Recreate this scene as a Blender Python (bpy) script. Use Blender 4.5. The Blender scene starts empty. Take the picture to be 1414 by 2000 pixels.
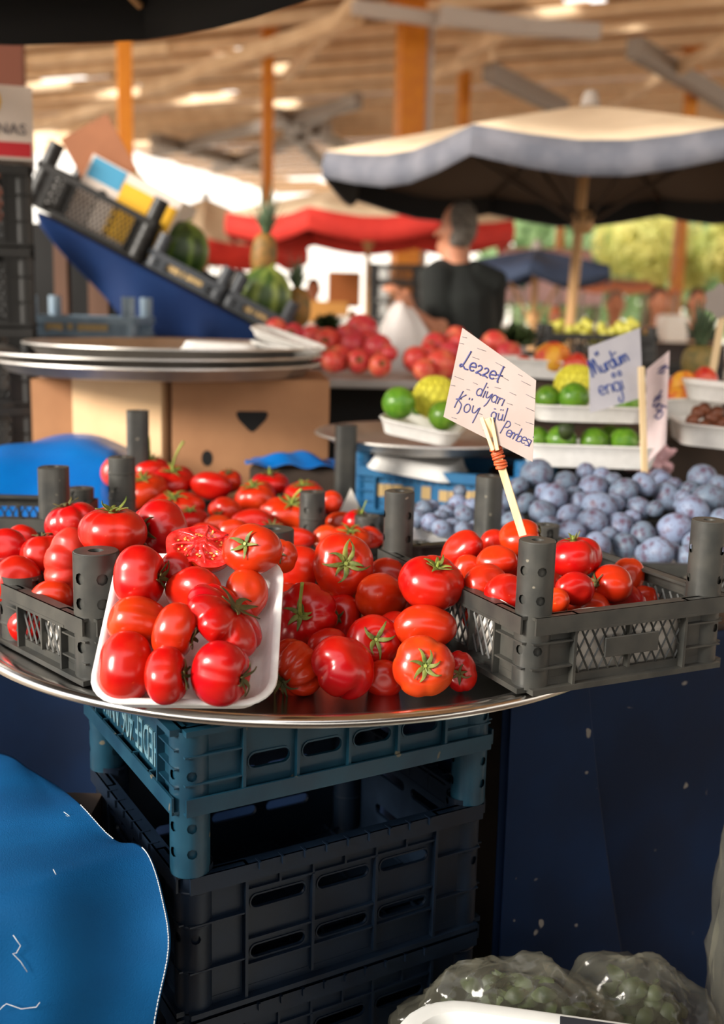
import bpy, bmesh, math, random
from mathutils import Vector, Matrix, Euler, noise
random.seed(7)
PI = math.pi
scene = bpy.context.scene
COL = scene.collection

# ------------------------------------------------------------------ camera model
FPX, CAMZ, PITCH, ROLL = 2100.0, 1.35, math.radians(10.8), 0.025
CF = Vector((0, math.cos(PITCH), -math.sin(PITCH)))
U0 = Vector((0, math.sin(PITCH), math.cos(PITCH)))
X0 = Vector((1, 0, 0))
CU = (U0*math.cos(ROLL) - X0*math.sin(ROLL)).normalized()
CR = (X0*math.cos(ROLL) + U0*math.sin(ROLL)).normalized()
CO = Vector((0, 0, CAMZ))
def ray(px, py):
    return CF + CR*((px-707)/FPX) + CU*(-(py-1000)/FPX)
def PY(px, py, Y):
    d = ray(px, py); return CO + d*(Y/d.y)
def PZ(px, py, z):
    d = ray(px, py); return CO + d*((z-CAMZ)/d.z)
def PPL(px, py, p0, n):
    d = ray(px, py); return CO + d*((p0-CO).dot(n)/d.dot(n))
def depth(p): return (p-CO).dot(CF)
def mpp(p): return depth(p)/FPX          # metres per photograph pixel at p
def proj(p):
    d = p-CO; c = d.dot(CF)
    return 707+FPX*d.dot(CR)/c, 1000-FPX*d.dot(CU)/c

cam_d = bpy.data.cameras.new('camera'); cam = bpy.data.objects.new('camera', cam_d); COL.objects.link(cam)
cam.matrix_world = Matrix(((CR.x, CU.x, -CF.x, 0), (CR.y, CU.y, -CF.y, 0), (CR.z, CU.z, -CF.z, CAMZ), (0, 0, 0, 1)))
cam_d.sensor_fit = 'VERTICAL'; cam_d.sensor_height = 36.0; cam_d.sensor_width = 36.0*1414/2000
cam_d.lens = FPX/2000*36.0
cam_d.clip_start = 0.05; cam_d.clip_end = 300
cam_d.dof.use_dof = True; cam_d.dof.focus_distance = 1.36; cam_d.dof.aperture_fstop = 2.8
scene.camera = cam

# ------------------------------------------------------------------ materials
def lin(c):
    c = c/255.0
    return c/12.92 if c <= 0.04045 else ((c+0.055)/1.055)**2.4
def rgb(r, g, b): return (lin(r), lin(g), lin(b), 1)
MATS = {}
def mat(name, col, rough=0.5, metal=0.0, col2=None, scale=20.0, bump=0.0, bscale=None, spec=0.5, coat=0.0,
        trans=0.0, alpha=1.0, emit=None, estr=0.0, lo=0.35, hi=0.65, stretch=None, rvar=0.0, objvar=0.0, sss=0.0, detail=4.0,
        speck=None, spscale=60.0, spth=0.72, sheen=0.0):
    if name in MATS: return MATS[name]
    m = bpy.data.materials.new(name); m.use_nodes = True
    nt = m.node_tree; N = nt.nodes; L = nt.links
    b = N['Principled BSDF']
    b.inputs['Base Color'].default_value = col
    b.inputs['Roughness'].default_value = rough
    b.inputs['Metallic'].default_value = metal
    b.inputs['Specular IOR Level'].default_value = spec
    b.inputs['Coat Weight'].default_value = coat
    b.inputs['Transmission Weight'].default_value = trans
    b.inputs['Alpha'].default_value = alpha
    if sss: b.inputs['Subsurface Weight'].default_value = sss; b.inputs['Subsurface Radius'].default_value = (0.01, 0.003, 0.002)
    if sheen: b.inputs['Sheen Weight'].default_value = sheen
    if emit: b.inputs['Emission Color'].default_value = emit; b.inputs['Emission Strength'].default_value = estr
    tc = N.new('ShaderNodeTexCoord'); vec = tc.outputs['Object']
    if stretch:
        mp = N.new('ShaderNodeMapping'); mp.inputs['Scale'].default_value = stretch
        L.new(vec, mp.inputs['Vector']); vec = mp.outputs['Vector']
    cout = None
    if col2:
        nz = N.new('ShaderNodeTexNoise'); nz.inputs['Scale'].default_value = scale; nz.inputs['Detail'].default_value = detail
        L.new(vec, nz.inputs['Vector'])
        rp = N.new('ShaderNodeValToRGB'); rp.color_ramp.elements[0].position = lo; rp.color_ramp.elements[1].position = hi
        rp.color_ramp.elements[0].color = col; rp.color_ramp.elements[1].color = col2
        L.new(nz.outputs['Fac'], rp.inputs['Fac']); cout = rp.outputs['Color']
        if rvar:
            mr = N.new('ShaderNodeMapRange'); mr.inputs['To Min'].default_value = rough-rvar; mr.inputs['To Max'].default_value = rough+rvar
            L.new(nz.outputs['Fac'], mr.inputs['Value']); L.new(mr.outputs['Result'], b.inputs['Roughness'])
    if speck:
        ns = N.new('ShaderNodeTexNoise'); ns.inputs['Scale'].default_value = spscale; ns.inputs['Detail'].default_value = 1.5
        L.new(vec, ns.inputs['Vector'])
        r2 = N.new('ShaderNodeValToRGB'); r2.color_ramp.elements[0].position = spth; r2.color_ramp.elements[1].position = spth+0.03
        L.new(ns.outputs['Fac'], r2.inputs['Fac'])
        mx = N.new('ShaderNodeMix'); mx.data_type = 'RGBA'
        if cout: L.new(cout, mx.inputs['A'])
        else: mx.inputs['A'].default_value = col
        mx.inputs['B'].default_value = speck
        L.new(r2.outputs['Color'], mx.inputs['Factor']); cout = mx.outputs['Result']
    if objvar:
        oi = N.new('ShaderNodeObjectInfo'); hs = N.new('ShaderNodeHueSaturation')
        mr = N.new('ShaderNodeMapRange'); mr.inputs['To Min'].default_value = 1-objvar; mr.inputs['To Max'].default_value = 1+objvar
        L.new(oi.outputs['Random'], mr.inputs['Value']); L.new(mr.outputs['Result'], hs.inputs['Value'])
        mh = N.new('ShaderNodeMapRange'); mh.inputs['To Min'].default_value = 0.5-objvar*0.05; mh.inputs['To Max'].default_value = 0.5+objvar*0.05
        L.new(oi.outputs['Random'], mh.inputs['Value']); L.new(mh.outputs['Result'], hs.inputs['Hue'])
        if cout: L.new(cout, hs.inputs['Color'])
        else: hs.inputs['Color'].default_value = col
        cout = hs.outputs['Color']
    if cout: L.new(cout, b.inputs['Base Color'])
    if bump:
        nb = N.new('ShaderNodeTexNoise'); nb.inputs['Scale'].default_value = bscale or scale; nb.inputs['Detail'].default_value = 5
        L.new(vec, nb.inputs['Vector'])
        bp = N.new('ShaderNodeBump'); bp.inputs['Strength'].default_value = bump; bp.inputs['Distance'].default_value = 0.002
        L.new(nb.outputs['Fac'], bp.inputs['Height']); L.new(bp.outputs['Normal'], b.inputs['Normal'])
    MATS[name] = m
    return m

M_TOM = mat('tomato_skin', rgb(176, 22, 8), 0.25, col2=rgb(190, 42, 12), scale=16, objvar=0.10, bump=0.06, bscale=60, speck=rgb(228, 96, 52), spscale=75, spth=0.76, spec=0.5)
M_TOMO = mat('tomato_skin_orange', rgb(190, 36, 12), 0.27, col2=rgb(196, 72, 18), scale=14, bump=0.05, bscale=60)
M_TOMP = mat('tomato_skin_pink', rgb(196, 56, 40), 0.33, col2=rgb(186, 34, 22), scale=26, bump=0.06, bscale=60)
M_CAL = mat('calyx_green', rgb(66, 84, 24), 0.6, col2=rgb(128, 130, 54), scale=70)
M_CALD = mat('calyx_dry', rgb(96, 84, 40), 0.7, col2=rgb(58, 64, 26), scale=80)
M_STEM = mat('stem_green', rgb(150, 168, 74), 0.5, col2=rgb(116, 128, 52), scale=60)
M_FLESH = mat('tomato_flesh', rgb(206, 20, 24), 0.12, col2=rgb(226, 60, 52), scale=55, bump=0.7, bscale=120, spec=0.7)
M_WALLF = mat('tomato_flesh_wall', rgb(226, 62, 62), 0.2, col2=rgb(214, 36, 36), scale=80, bump=0.4, bscale=150)
M_SEED = mat('tomato_seed', rgb(226, 150, 78), 0.25)
M_GREY = mat('crate_grey_plastic', rgb(46, 47, 45), 0.45, col2=rgb(62, 61, 56), scale=24, bump=0.12, bscale=90, rvar=0.1, speck=rgb(120, 114, 100), spscale=70, spth=0.76)
M_TEAL = mat('crate_teal_plastic', rgb(6, 43, 60), 0.42, col2=rgb(12, 56, 73), scale=16, bump=0.12, bscale=80, rvar=0.1, speck=rgb(88, 84, 70), spscale=40, spth=0.74)
M_TEALT = mat('crate_teal_worn_lettering', rgb(104, 134, 142), 0.5, col2=rgb(62, 104, 120), scale=60)
M_NAVY = mat('crate_navy_plastic', rgb(5, 15, 28), 0.45, col2=rgb(9, 23, 38), scale=14, spec=0.3, bump=0.15, bscale=70, rvar=0.1)
M_BLACKC = mat('crate_black_plastic', rgb(15, 14, 13), 0.5, col2=rgb(22, 20, 18), scale=20)
M_BLUEC = mat('crate_blue_plastic', rgb(24, 92, 140), 0.45, col2=rgb(32, 106, 150), scale=14)
M_SLATE = mat('crate_slate_plastic', rgb(124, 144, 160), 0.4, col2=rgb(100, 120, 138), scale=14)
M_LABEL = mat('crate_orange_lettering', rgb(186, 156, 104), 0.6)
M_STEEL = mat('tray_steel', (0.62, 0.60, 0.57, 1), 0.22, metal=1.0, col2=(0.5, 0.48, 0.45, 1), scale=9, bump=0.05, bscale=30, rvar=0.09)
M_PAN = mat('pan_aluminium', (0.60, 0.57, 0.53, 1), 0.42, metal=0.85, col2=(0.46, 0.43, 0.40, 1), scale=12, bump=0.1, bscale=30)
M_FOAM = mat('foam_white', rgb(236, 234, 230), 0.55, col2=rgb(228, 226, 222), scale=60, bump=0.12, bscale=400, sss=0.0)
M_PAPER = mat('white_paper', rgb(226, 220, 210), 0.8, col2=rgb(216, 208, 198), scale=30)
M_CARD = mat('sign_card', rgb(166, 151, 145), 0.8, col2=rgb(160, 144, 137), scale=20)
M_CARDW = mat('sign_card_white', rgb(190, 188, 194), 0.7, col2=rgb(180, 178, 186), scale=20)
M_CARDP = mat('sign_card_pink', rgb(214, 194, 194), 0.6, col2=rgb(204, 182, 184), scale=20)
M_INK = mat('ink_navy', rgb(44, 48, 110), 0.5)
M_INKB = mat('ink_blue', rgb(22, 62, 140), 0.5)
M_INKG = mat('ink_grey', rgb(96, 90, 100), 0.6)
M_STICK = mat('stick_wood', rgb(222, 190, 140), 0.6, col2=rgb(238, 212, 168), scale=60, stretch=(1, 1, 0.05), bump=0.1)
M_RUBBER = mat('rubber_band', rgb(196, 88, 44), 0.5, col2=rgb(180, 74, 36), scale=80)
M_BOX = mat('cardboard', rgb(170, 122, 84), 0.85, col2=rgb(160, 113, 77), scale=10, bump=0.05, bscale=60)
M_BOXD = mat('cardboard_brown', rgb(150, 96, 64), 0.8, col2=rgb(140, 88, 58), scale=10)
M_DARK = mat('dark_gap', rgb(14, 12, 10), 0.9)
M_TARP = mat('tarp_blue', rgb(0, 92, 168), 0.34, col2=rgb(0, 104, 182), scale=6, bump=0.25, bscale=18)
M_TARPF = mat('tarp_blue_canvas', rgb(0, 60, 104), 0.75, col2=rgb(0, 74, 122), scale=5, spec=0.15, bump=0.35, bscale=700, speck=rgb(120, 150, 176), spscale=60, spth=0.80)
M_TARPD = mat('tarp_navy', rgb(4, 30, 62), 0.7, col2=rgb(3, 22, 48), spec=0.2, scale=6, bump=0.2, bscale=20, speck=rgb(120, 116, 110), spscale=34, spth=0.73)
M_THREAD = mat('white_thread', rgb(226, 226, 222), 0.7)
M_PLUM = mat('plum_skin', rgb(112, 126, 148), 0.5, col2=rgb(84, 60, 78), scale=1.9, lo=0.47, hi=0.70, objvar=0.25, spec=0.3, detail=7, speck=rgb(58, 52, 70), spscale=7, spth=0.66)
M_LIME = mat('lime_skin', rgb(70, 120, 24), 0.3, col2=rgb(104, 146, 40), scale=2.2, objvar=0.15)
M_NET = mat('foam_net_yellow', rgb(226, 218, 70), 0.6)
M_POME = mat('pomegranate_skin', rgb(206, 58, 58), 0.35, col2=rgb(222, 120, 88), scale=1.3, lo=0.45, hi=0.70, objvar=0.15)
M_POMEC = mat('pomegranate_crown', rgb(150, 104, 60), 0.7)
M_PEACH = mat('peach_skin', rgb(232, 170, 50), 0.5, col2=rgb(204, 62, 40), scale=1.1, lo=0.42, hi=0.62)
M_APPLE = mat('apple_skin', rgb(196, 40, 36), 0.3, col2=rgb(214, 90, 60), scale=1.5)
M_ORANGE = mat('orange_paint', rgb(214, 134, 20), 0.45, col2=rgb(200, 118, 20), scale=8)
M_WOOD = mat('pole_wood', rgb(206, 160, 108), 0.6, col2=rgb(186, 140, 90), scale=16, stretch=(4, 4, 0.3))
M_TABLE = mat('table_wood', rgb(70, 54, 42), 0.7, col2=rgb(54, 42, 32), scale=8)
M_CANV = mat('canvas_beige', rgb(214, 194, 166), 0.8, col2=rgb(204, 184, 156), scale=6)
M_CANVD = mat('canvas_dark', rgb(18, 18, 18), 0.9)
M_VAL = mat('valance_blue_grey', rgb(116, 117, 126), 0.9, col2=rgb(92, 95, 106), scale=8)
M_RED = mat('valance_red', rgb(204, 50, 40), 0.8, col2=rgb(190, 42, 34), scale=6)
M_SKIN = mat('skin', rgb(196, 132, 100), 0.55, col2=rgb(186, 120, 90), scale=20)
M_HAIR = mat('hair_grey', rgb(128, 120, 112), 0.85, col2=rgb(84, 76, 70), scale=40)
M_SHIRT = mat('shirt_black', rgb(12, 15, 13), 0.9, col2=rgb(16, 20, 17), scale=10)
M_BAGW = mat('bag_white_plastic', rgb(232, 224, 220), 0.4, alpha=0.82, bump=0.4, bscale=30)
M_BAGP = mat('bag_pink_plastic', rgb(226, 180, 184), 0.4, alpha=0.8, bump=0.4, bscale=30)
M_FILM = mat('clear_plastic_film', rgb(120, 118, 104), 0.13, alpha=0.24, bump=0.8, bscale=22, spec=0.9)
M_LEAF = mat('leaf_green', rgb(34, 48, 18), 0.55, col2=rgb(56, 70, 30), scale=30)
M_MELON = mat('watermelon_rind', rgb(36, 60, 22), 0.4, col2=rgb(96, 120, 50), scale=7, stretch=(3, 3, 0.25), lo=0.45, hi=0.6)
M_MELONL = mat('watermelon_rind_light', rgb(58, 84, 34), 0.4, col2=rgb(140, 158, 76), scale=7, stretch=(3, 3, 0.25), lo=0.42, hi=0.58)
M_PINE = mat('pineapple_skin', rgb(150, 104, 44), 0.6, col2=rgb(104, 84, 36), scale=40, bump=0.8, bscale=60)
M_PINEL = mat('pineapple_leaf', rgb(84, 104, 76), 0.5, col2=rgb(64, 84, 56), scale=20)
M_ROOF = mat('roof_boards', rgb(190, 146, 100), 0.8, col2=rgb(154, 114, 76), scale=1.2, stretch=(0.3, 3, 1))
M_BEAM = mat('roof_timber', rgb(240, 212, 176), 0.7, col2=rgb(220, 188, 150), scale=3)
M_BEAMG = mat('roof_steel', rgb(150, 140, 132), 0.6)
M_PIPE = mat('pipe_grey', rgb(190, 182, 178), 0.5)
M_FLOOR = mat('concrete', rgb(184, 170, 150), 0.9, col2=rgb(164, 150, 132), scale=3)
M_TREE = mat('tree_leaves', rgb(220, 210, 128), 0.6, col2=rgb(178, 186, 104), scale=1.2)
M_TREEG = mat('tree_leaves_green', rgb(150, 176, 124), 0.6, col2=rgb(124, 152, 104), scale=1.2)
M_BARK = mat('bark', rgb(90, 70, 52), 0.9)
M_TUB = mat('tub_white_plastic', rgb(226, 228, 224), 0.35, col2=rgb(218, 220, 216), scale=30)
M_WHITE = mat('white_plastic', rgb(236, 234, 230), 0.4)
M_YEL = mat('print_yellow', rgb(222, 170, 30), 0.6)
M_BLU = mat('print_blue', rgb(60, 140, 176), 0.6)
M_REDP = mat('print_red', rgb(190, 30, 40), 0.6)
M_BOXW = mat('box_white_print', rgb(214, 200, 188), 0.7)

# ------------------------------------------------------------------ mesh builder
class MB:
    def __init__(s): s.v = []; s.f = []; s.mi = []; s.cur = 0
    def add(s, vs, fs, M=None):
        o = len(s.v)
        s.v += [(M @ Vector(v)) if M else Vector(v) for v in vs]
        s.f += [tuple(i+o for i in f) for f in fs]; s.mi += [s.cur]*len(fs)
        return s
    def box(s, c, d, M=None):
        x, y, z = d[0]/2, d[1]/2, d[2]/2
        vs = [(c[0]+a*x, c[1]+b*y, c[2]+e*z) for a in (-1, 1) for b in (-1, 1) for e in (-1, 1)]
        return s.add(vs, [(0, 1, 3, 2), (4, 6, 7, 5), (0, 4, 5, 1), (2, 3, 7, 6), (0, 2, 6, 4), (1, 5, 7, 3)], M)
    def prism(s, poly, z0, z1, M=None):
        n = len(poly)
        vs = [(p[0], p[1], z0) for p in poly]+[(p[0], p[1], z1) for p in poly]
        fs = [tuple(range(n))[::-1], tuple(range(n, 2*n))]+[(i, (i+1) % n, n+(i+1) % n, n+i) for i in range(n)]
        return s.add(vs, fs, M)
    def tube(s, pts, r, n=8, cap=True, M=None, flat=1.0, up=None):
        pts = [Vector(p) for p in pts]; m = len(pts)
        rs = r if isinstance(r, (list, tuple)) else [r]*m
        vs = []; prev = None
        for i, p in enumerate(pts):
            t = (pts[min(i+1, m-1)]-pts[max(i-1, 0)]).normalized()
            if prev is None:
                a = up if up else (Vector((0, 0, 1)) if abs(t.z) < 0.9 else Vector((1, 0, 0)))
                prev = (a-t*a.dot(t)).normalized()
            else:
                q = prev-t*prev.dot(t)
                if q.length > 1e-6: prev = q.normalized()
            b = t.cross(prev)
            for k in range(n):
                an = 2*PI*k/n
                vs.append(p+(prev*math.cos(an)*flat+b*math.sin(an))*rs[i])
        fs = [(i*n+k, i*n+(k+1) % n, (i+1)*n+(k+1) % n, (i+1)*n+k) for i in range(m-1) for k in range(n)]
        if cap: fs += [tuple(range(n))[::-1], tuple(range((m-1)*n, m*n))]
        return s.add(vs, fs, M)
    def lathe(s, prof, n=24, M=None, cap0=False, cap1=False):
        m = len(prof)
        vs = [(r*math.cos(2*PI*k/n), r*math.sin(2*PI*k/n), z) for r, z in prof for k in range(n)]
        fs = [(i*n+k, i*n+(k+1) % n, (i+1)*n+(k+1) % n, (i+1)*n+k) for i in range(m-1) for k in range(n)]
        if cap0: fs.append(tuple(range(n))[::-1])
        if cap1: fs.append(tuple(range((m-1)*n, m*n)))
        return s.add(vs, fs, M)
    def loft(s, loops, M=None, cap0=True, cap1=True):
        n = len(loops[0]); m = len(loops)
        vs = [p for l in loops for p in l]
        fs = [(i*n+k, i*n+(k+1) % n, (i+1)*n+(k+1) % n, (i+1)*n+k) for i in range(m-1) for k in range(n)]
        if cap0: fs.append(tuple(range(n))[::-1])
        if cap1: fs.append(tuple(range((m-1)*n, m*n)))
        return s.add(vs, fs, M)
    def grid(s, rows, M=None):
        m = len(rows); n = len(rows[0])
        return s.add([p for r in rows for p in r], [(i*n+k, i*n+k+1, (i+1)*n+k+1, (i+1)*n+k) for i in range(m-1) for k in range(n-1)], M)
    def ball(s, c, r, n=16, m=10, M=None):
        rx, ry, rz = r if isinstance(r, (list, tuple)) else (r, r, r)
        vs = [(c[0], c[1], c[2]+rz)]
        for i in range(1, m):
            t = PI*i/m
            for k in range(n):
                a = 2*PI*k/n
                vs.append((c[0]+rx*math.sin(t)*math.cos(a), c[1]+ry*math.sin(t)*math.sin(a), c[2]+rz*math.cos(t)))
        vs.append((c[0], c[1], c[2]-rz)); e = len(vs)-1
        fs = [(0, 1+k, 1+(k+1) % n) for k in range(n)]
        for i in range(m-2):
            fs += [(1+i*n+k, 1+(i+1)*n+k, 1+(i+1)*n+(k+1) % n, 1+i*n+(k+1) % n) for k in range(n)]
        fs += [(e, 1+(m-2)*n+(k+1) % n, 1+(m-2)*n+k) for k in range(n)]
        return s.add(vs, fs, M)
    def mesh(s, name, mats, smooth=True, angle=35):
        me = bpy.data.meshes.new(name)
        me.from_pydata([tuple(v) for v in s.v], [], s.f)
        for m in (mats if isinstance(mats, (list, tuple)) else [mats]): me.materials.append(m)
        if any(s.mi): me.polygons.foreach_set('material_index', s.mi)
        bm = bmesh.new(); bm.from_mesh(me); bmesh.ops.recalc_face_normals(bm, faces=bm.faces); bm.to_mesh(me); bm.free()
        if smooth:
            me.polygons.foreach_set('use_smooth', [True]*len(me.polygons))
            if angle < 180: me.set_sharp_from_angle(angle=math.radians(angle))
        me.update()
        return me
    def build(s, name, mats, parent=None, M=None, smooth=True, angle=35, bevel=0, solid=0, sub=0):
        o = bpy.data.objects.new(name, s.mesh(name, mats, smooth, angle)); COL.objects.link(o)
        if M: o.matrix_world = M
        if parent: o.parent = parent
        if sub:
            md = o.modifiers.new('sub', 'SUBSURF'); md.levels = sub; md.render_levels = sub
        if solid:
            md = o.modifiers.new('solid', 'SOLIDIFY'); md.thickness = solid; md.offset = 0
        if bevel:
            md = o.modifiers.new('bev', 'BEVEL'); md.width = bevel; md.segments = 2; md.limit_method = 'ANGLE'; md.angle_limit = math.radians(40)
        return o

def tag(o, label, cat, group=None, kind=None):
    o['label'] = label; o['category'] = cat
    if group: o['group'] = group
    if kind: o['kind'] = kind
    return o
def empty(name, label, cat, M=None, group=None):
    o = bpy.data.objects.new(name, None); COL.objects.link(o); o.empty_display_size = 0.05
    if M is not None: o.matrix_world = M if isinstance(M, Matrix) else Matrix.Translation(M)
    return tag(o, label, cat, group)
def struct(o): o['kind'] = 'structure'; return o
def kids(o): return [c for c in bpy.data.objects if c.parent == o]
def dup(o, M=None, label=None, parent=None):
    ch = kids(o)
    c = o.copy(); COL.objects.link(c); c.parent = parent
    if M is not None: c.matrix_world = M
    if label: c['label'] = label
    for k in ch: dup(k, None, None, c)
    return c
def frame(o, x, y=None, z=None):
    """matrix with origin o; x axis given, z axis given (or y)"""
    x = Vector(x).normalized()
    if z is not None:
        z = Vector(z); z = (z-x*z.dot(x)).normalized(); y = z.cross(x)
    else:
        y = Vector(y); y = (y-x*y.dot(x)).normalized(); z = x.cross(y)
    return Matrix(((x.x, y.x, z.x, o[0]), (x.y, y.y, z.y, o[1]), (x.z, y.z, z.z, o[2]), (0, 0, 0, 1)))
def rrect(w, d, r, z, n=6, cx=0, cy=0):
    out = []
    for (sx, sy, a0) in ((1, 1, 0), (-1, 1, 90), (-1, -1, 180), (1, -1, 270)):
        for k in range(n+1):
            a = math.radians(a0+90*k/n)
            out.append((cx+sx*(w/2-r)+r*math.cos(a), cy+sy*(d/2-r)+r*math.sin(a), z))
    return out
def txt_mesh(s, size, depth=0.0005):
    """default-font writing as a mesh builder in the XY plane, centred"""
    cu = bpy.data.curves.new('t', 'FONT'); cu.body = s; cu.size = size; cu.extrude = depth; cu.align_x = 'CENTER'; cu.align_y = 'CENTER'
    cu.resolution_u = 3
    ob = bpy.data.objects.new('t', cu); COL.objects.link(ob)
    bpy.context.view_layer.update()
    dg = bpy.context.evaluated_depsgraph_get()
    me = ob.evaluated_get(dg).to_mesh()
    b = MB(); b.add([v.co.copy() for v in me.vertices], [tuple(p.vertices) for p in me.polygons])
    ob.evaluated_get(dg).to_mesh_clear()
    bpy.data.objects.remove(ob); bpy.data.curves.remove(cu)
    return b

# ------------------------------------------------------------------ crates
def post_mesh(r, z0, z1, holes=(), flat=False, n=24):
    """hollow corner post from z0 to z1 with round holes (height, angle in degrees) really cut out of the wall"""
    g = 2*PI*r/n; zs = {z0, z1}
    for h, a in holes: zs |= {round(h-g, 5), round(h, 5), round(h+g, 5)}
    rings = [z0+(z1-z0)*q for q in (0.30, 0.62, 0.86)]
    for q in rings:
        if all(abs(q-h) > 2.2*g for h, a in holes): zs |= {round(q-0.002, 5), round(q-0.0008, 5), round(q+0.0008, 5), round(q+0.002, 5)}
    zs = sorted(zs); b = MB(); vs = []
    rr = {}
    for q in rings:
        for dz in (-0.0008, 0.0008): rr[round(q+dz, 5)] = 0.0012
    for z in zs:
        for k in range(n):
            a = 2*PI*k/n; R = r+rr.get(z, 0)
            if flat:
                R = r*min(1.12, 1/max(abs(math.cos(a)), abs(math.sin(a)))*0.94)
            vs.append([R*math.cos(a), R*math.sin(a), z])
    dead = set()
    for h, ad in holes:
        k0 = round(ad/360*n) % n; i0 = zs.index(round(h, 5))
        for di in (-1, 0):
            for dk in (-1, 0): dead.add((i0+di, (k0+dk) % n))
        for di in (-1, 1):
            for dk in (-1, 1):
                v = vs[(i0+di)*n+(k0+dk) % n]; a = 2*PI*(k0+dk*0.72)/n
                v[0] = r*math.cos(a); v[1] = r*math.sin(a); v[2] = h+di*g*0.72
    m = len(zs)
    fs = [(i*n+k, i*n+(k+1) % n, (i+1)*n+(k+1) % n, (i+1)*n+k) for i in range(m-1) for k in range(n) if (i, k) not in dead]
    b.add(vs, fs)
    # thick top with the small central opening, and the inner wall
    ri = r*0.86
    top = [(r*0.985, z1), (r*0.95, z1+0.0012), (r*0.34, z1+0.0012), (r*0.30, z1-0.012)]
    if flat: top = [(r*1.0, z1), (r*0.4, z1+0.001), (r*0.36, z1-0.01)]
    b.lathe(top, n)
    b.lathe([(ri, z0), (ri, z1-0.002)], n)
    return b
def holed_plate(b, x0, x1, z0, z1, y0, y1, hx0, hx1, hz0, hz1):
    """plate in XZ with a stadium-shaped slot, as solid geometry"""
    r = (hz1-hz0)/2; cz = (hz0+hz1)/2; n = 5
    inner = []
    for (cx, a0) in ((hx1-r, -90), (hx0+r, 90)):
        for k in range(2*n+1):
            a = math.radians(a0+180*k/(2*n)); inner.append((cx+r*math.cos(a), cz+r*math.sin(a)))
    hcx = (hx0+hx1)/2
    def proj_out(p):
        dx, dz = p[0]-hcx, p[1]-cz
        if abs(dx) > 1e-9 and abs(p[0]-hcx) >= (hx1-hx0)/2-r-1e-6:      # round ends: straight out from the end's own centre
            ex = hx1-r if dx > 0 else hx0+r
            ux, uz = p[0]-ex, p[1]-cz
            tx = ((x1-ex)/ux if ux > 1e-9 else ((x0-ex)/ux if ux < -1e-9 else 1e9)); tz = ((z1-cz)/uz if uz > 1e-9 else ((z0-cz)/uz if uz < -1e-9 else 1e9))
            t = min(tx, tz); return (ex+ux*t, cz+uz*t)
        return (p[0], z1 if dz > 0 else z0)
    outer = [proj_out(p) for p in inner]
    # make sure the corners are kept
    for c in ((x0, z0), (x1, z0), (x1, z1), (x0, z1)):
        i = min(range(len(outer)), key=lambda k: (outer[k][0]-c[0])**2+(outer[k][1]-c[1])**2); outer[i] = c
    m = len(inner)
    vs = [(p[0], y, p[1]) for y in (y0, y1) for ring in (outer, inner) for p in ring]
    fs = []
    for i in range(m):
        j = (i+1) % m
        fs += [(i, j, m+j, m+i), (2*m+i, 3*m+i, 3*m+j, 2*m+j), (m+i, m+j, 3*m+j, 3*m+i), (i, 2*m+i, 2*m+j, j)]
    b.add(vs, fs)
    # raised lip round the slot
    lip = [(p[0], p[1]) for p in inner]
    lo = [((p[0]-(hx0+hx1)/2)*1.05+(hx0+hx1)/2, (p[1]-cz)*1.25+cz) for p in inner]
    vs = [(p[0], y, p[1]) for p, y in [(q, y0-0.0015) for q in lip]+[(q, y0-0.0015) for q in lo]+[(q, y0+0.0005) for q in lo]]
    b.add(vs, [(i, (i+1) % m, m+(i+1) % m, m+i) for i in range(m)]+[(m+i, m+(i+1) % m, 2*m+(i+1) % m, 2*m+i) for i in range(m)])
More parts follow.
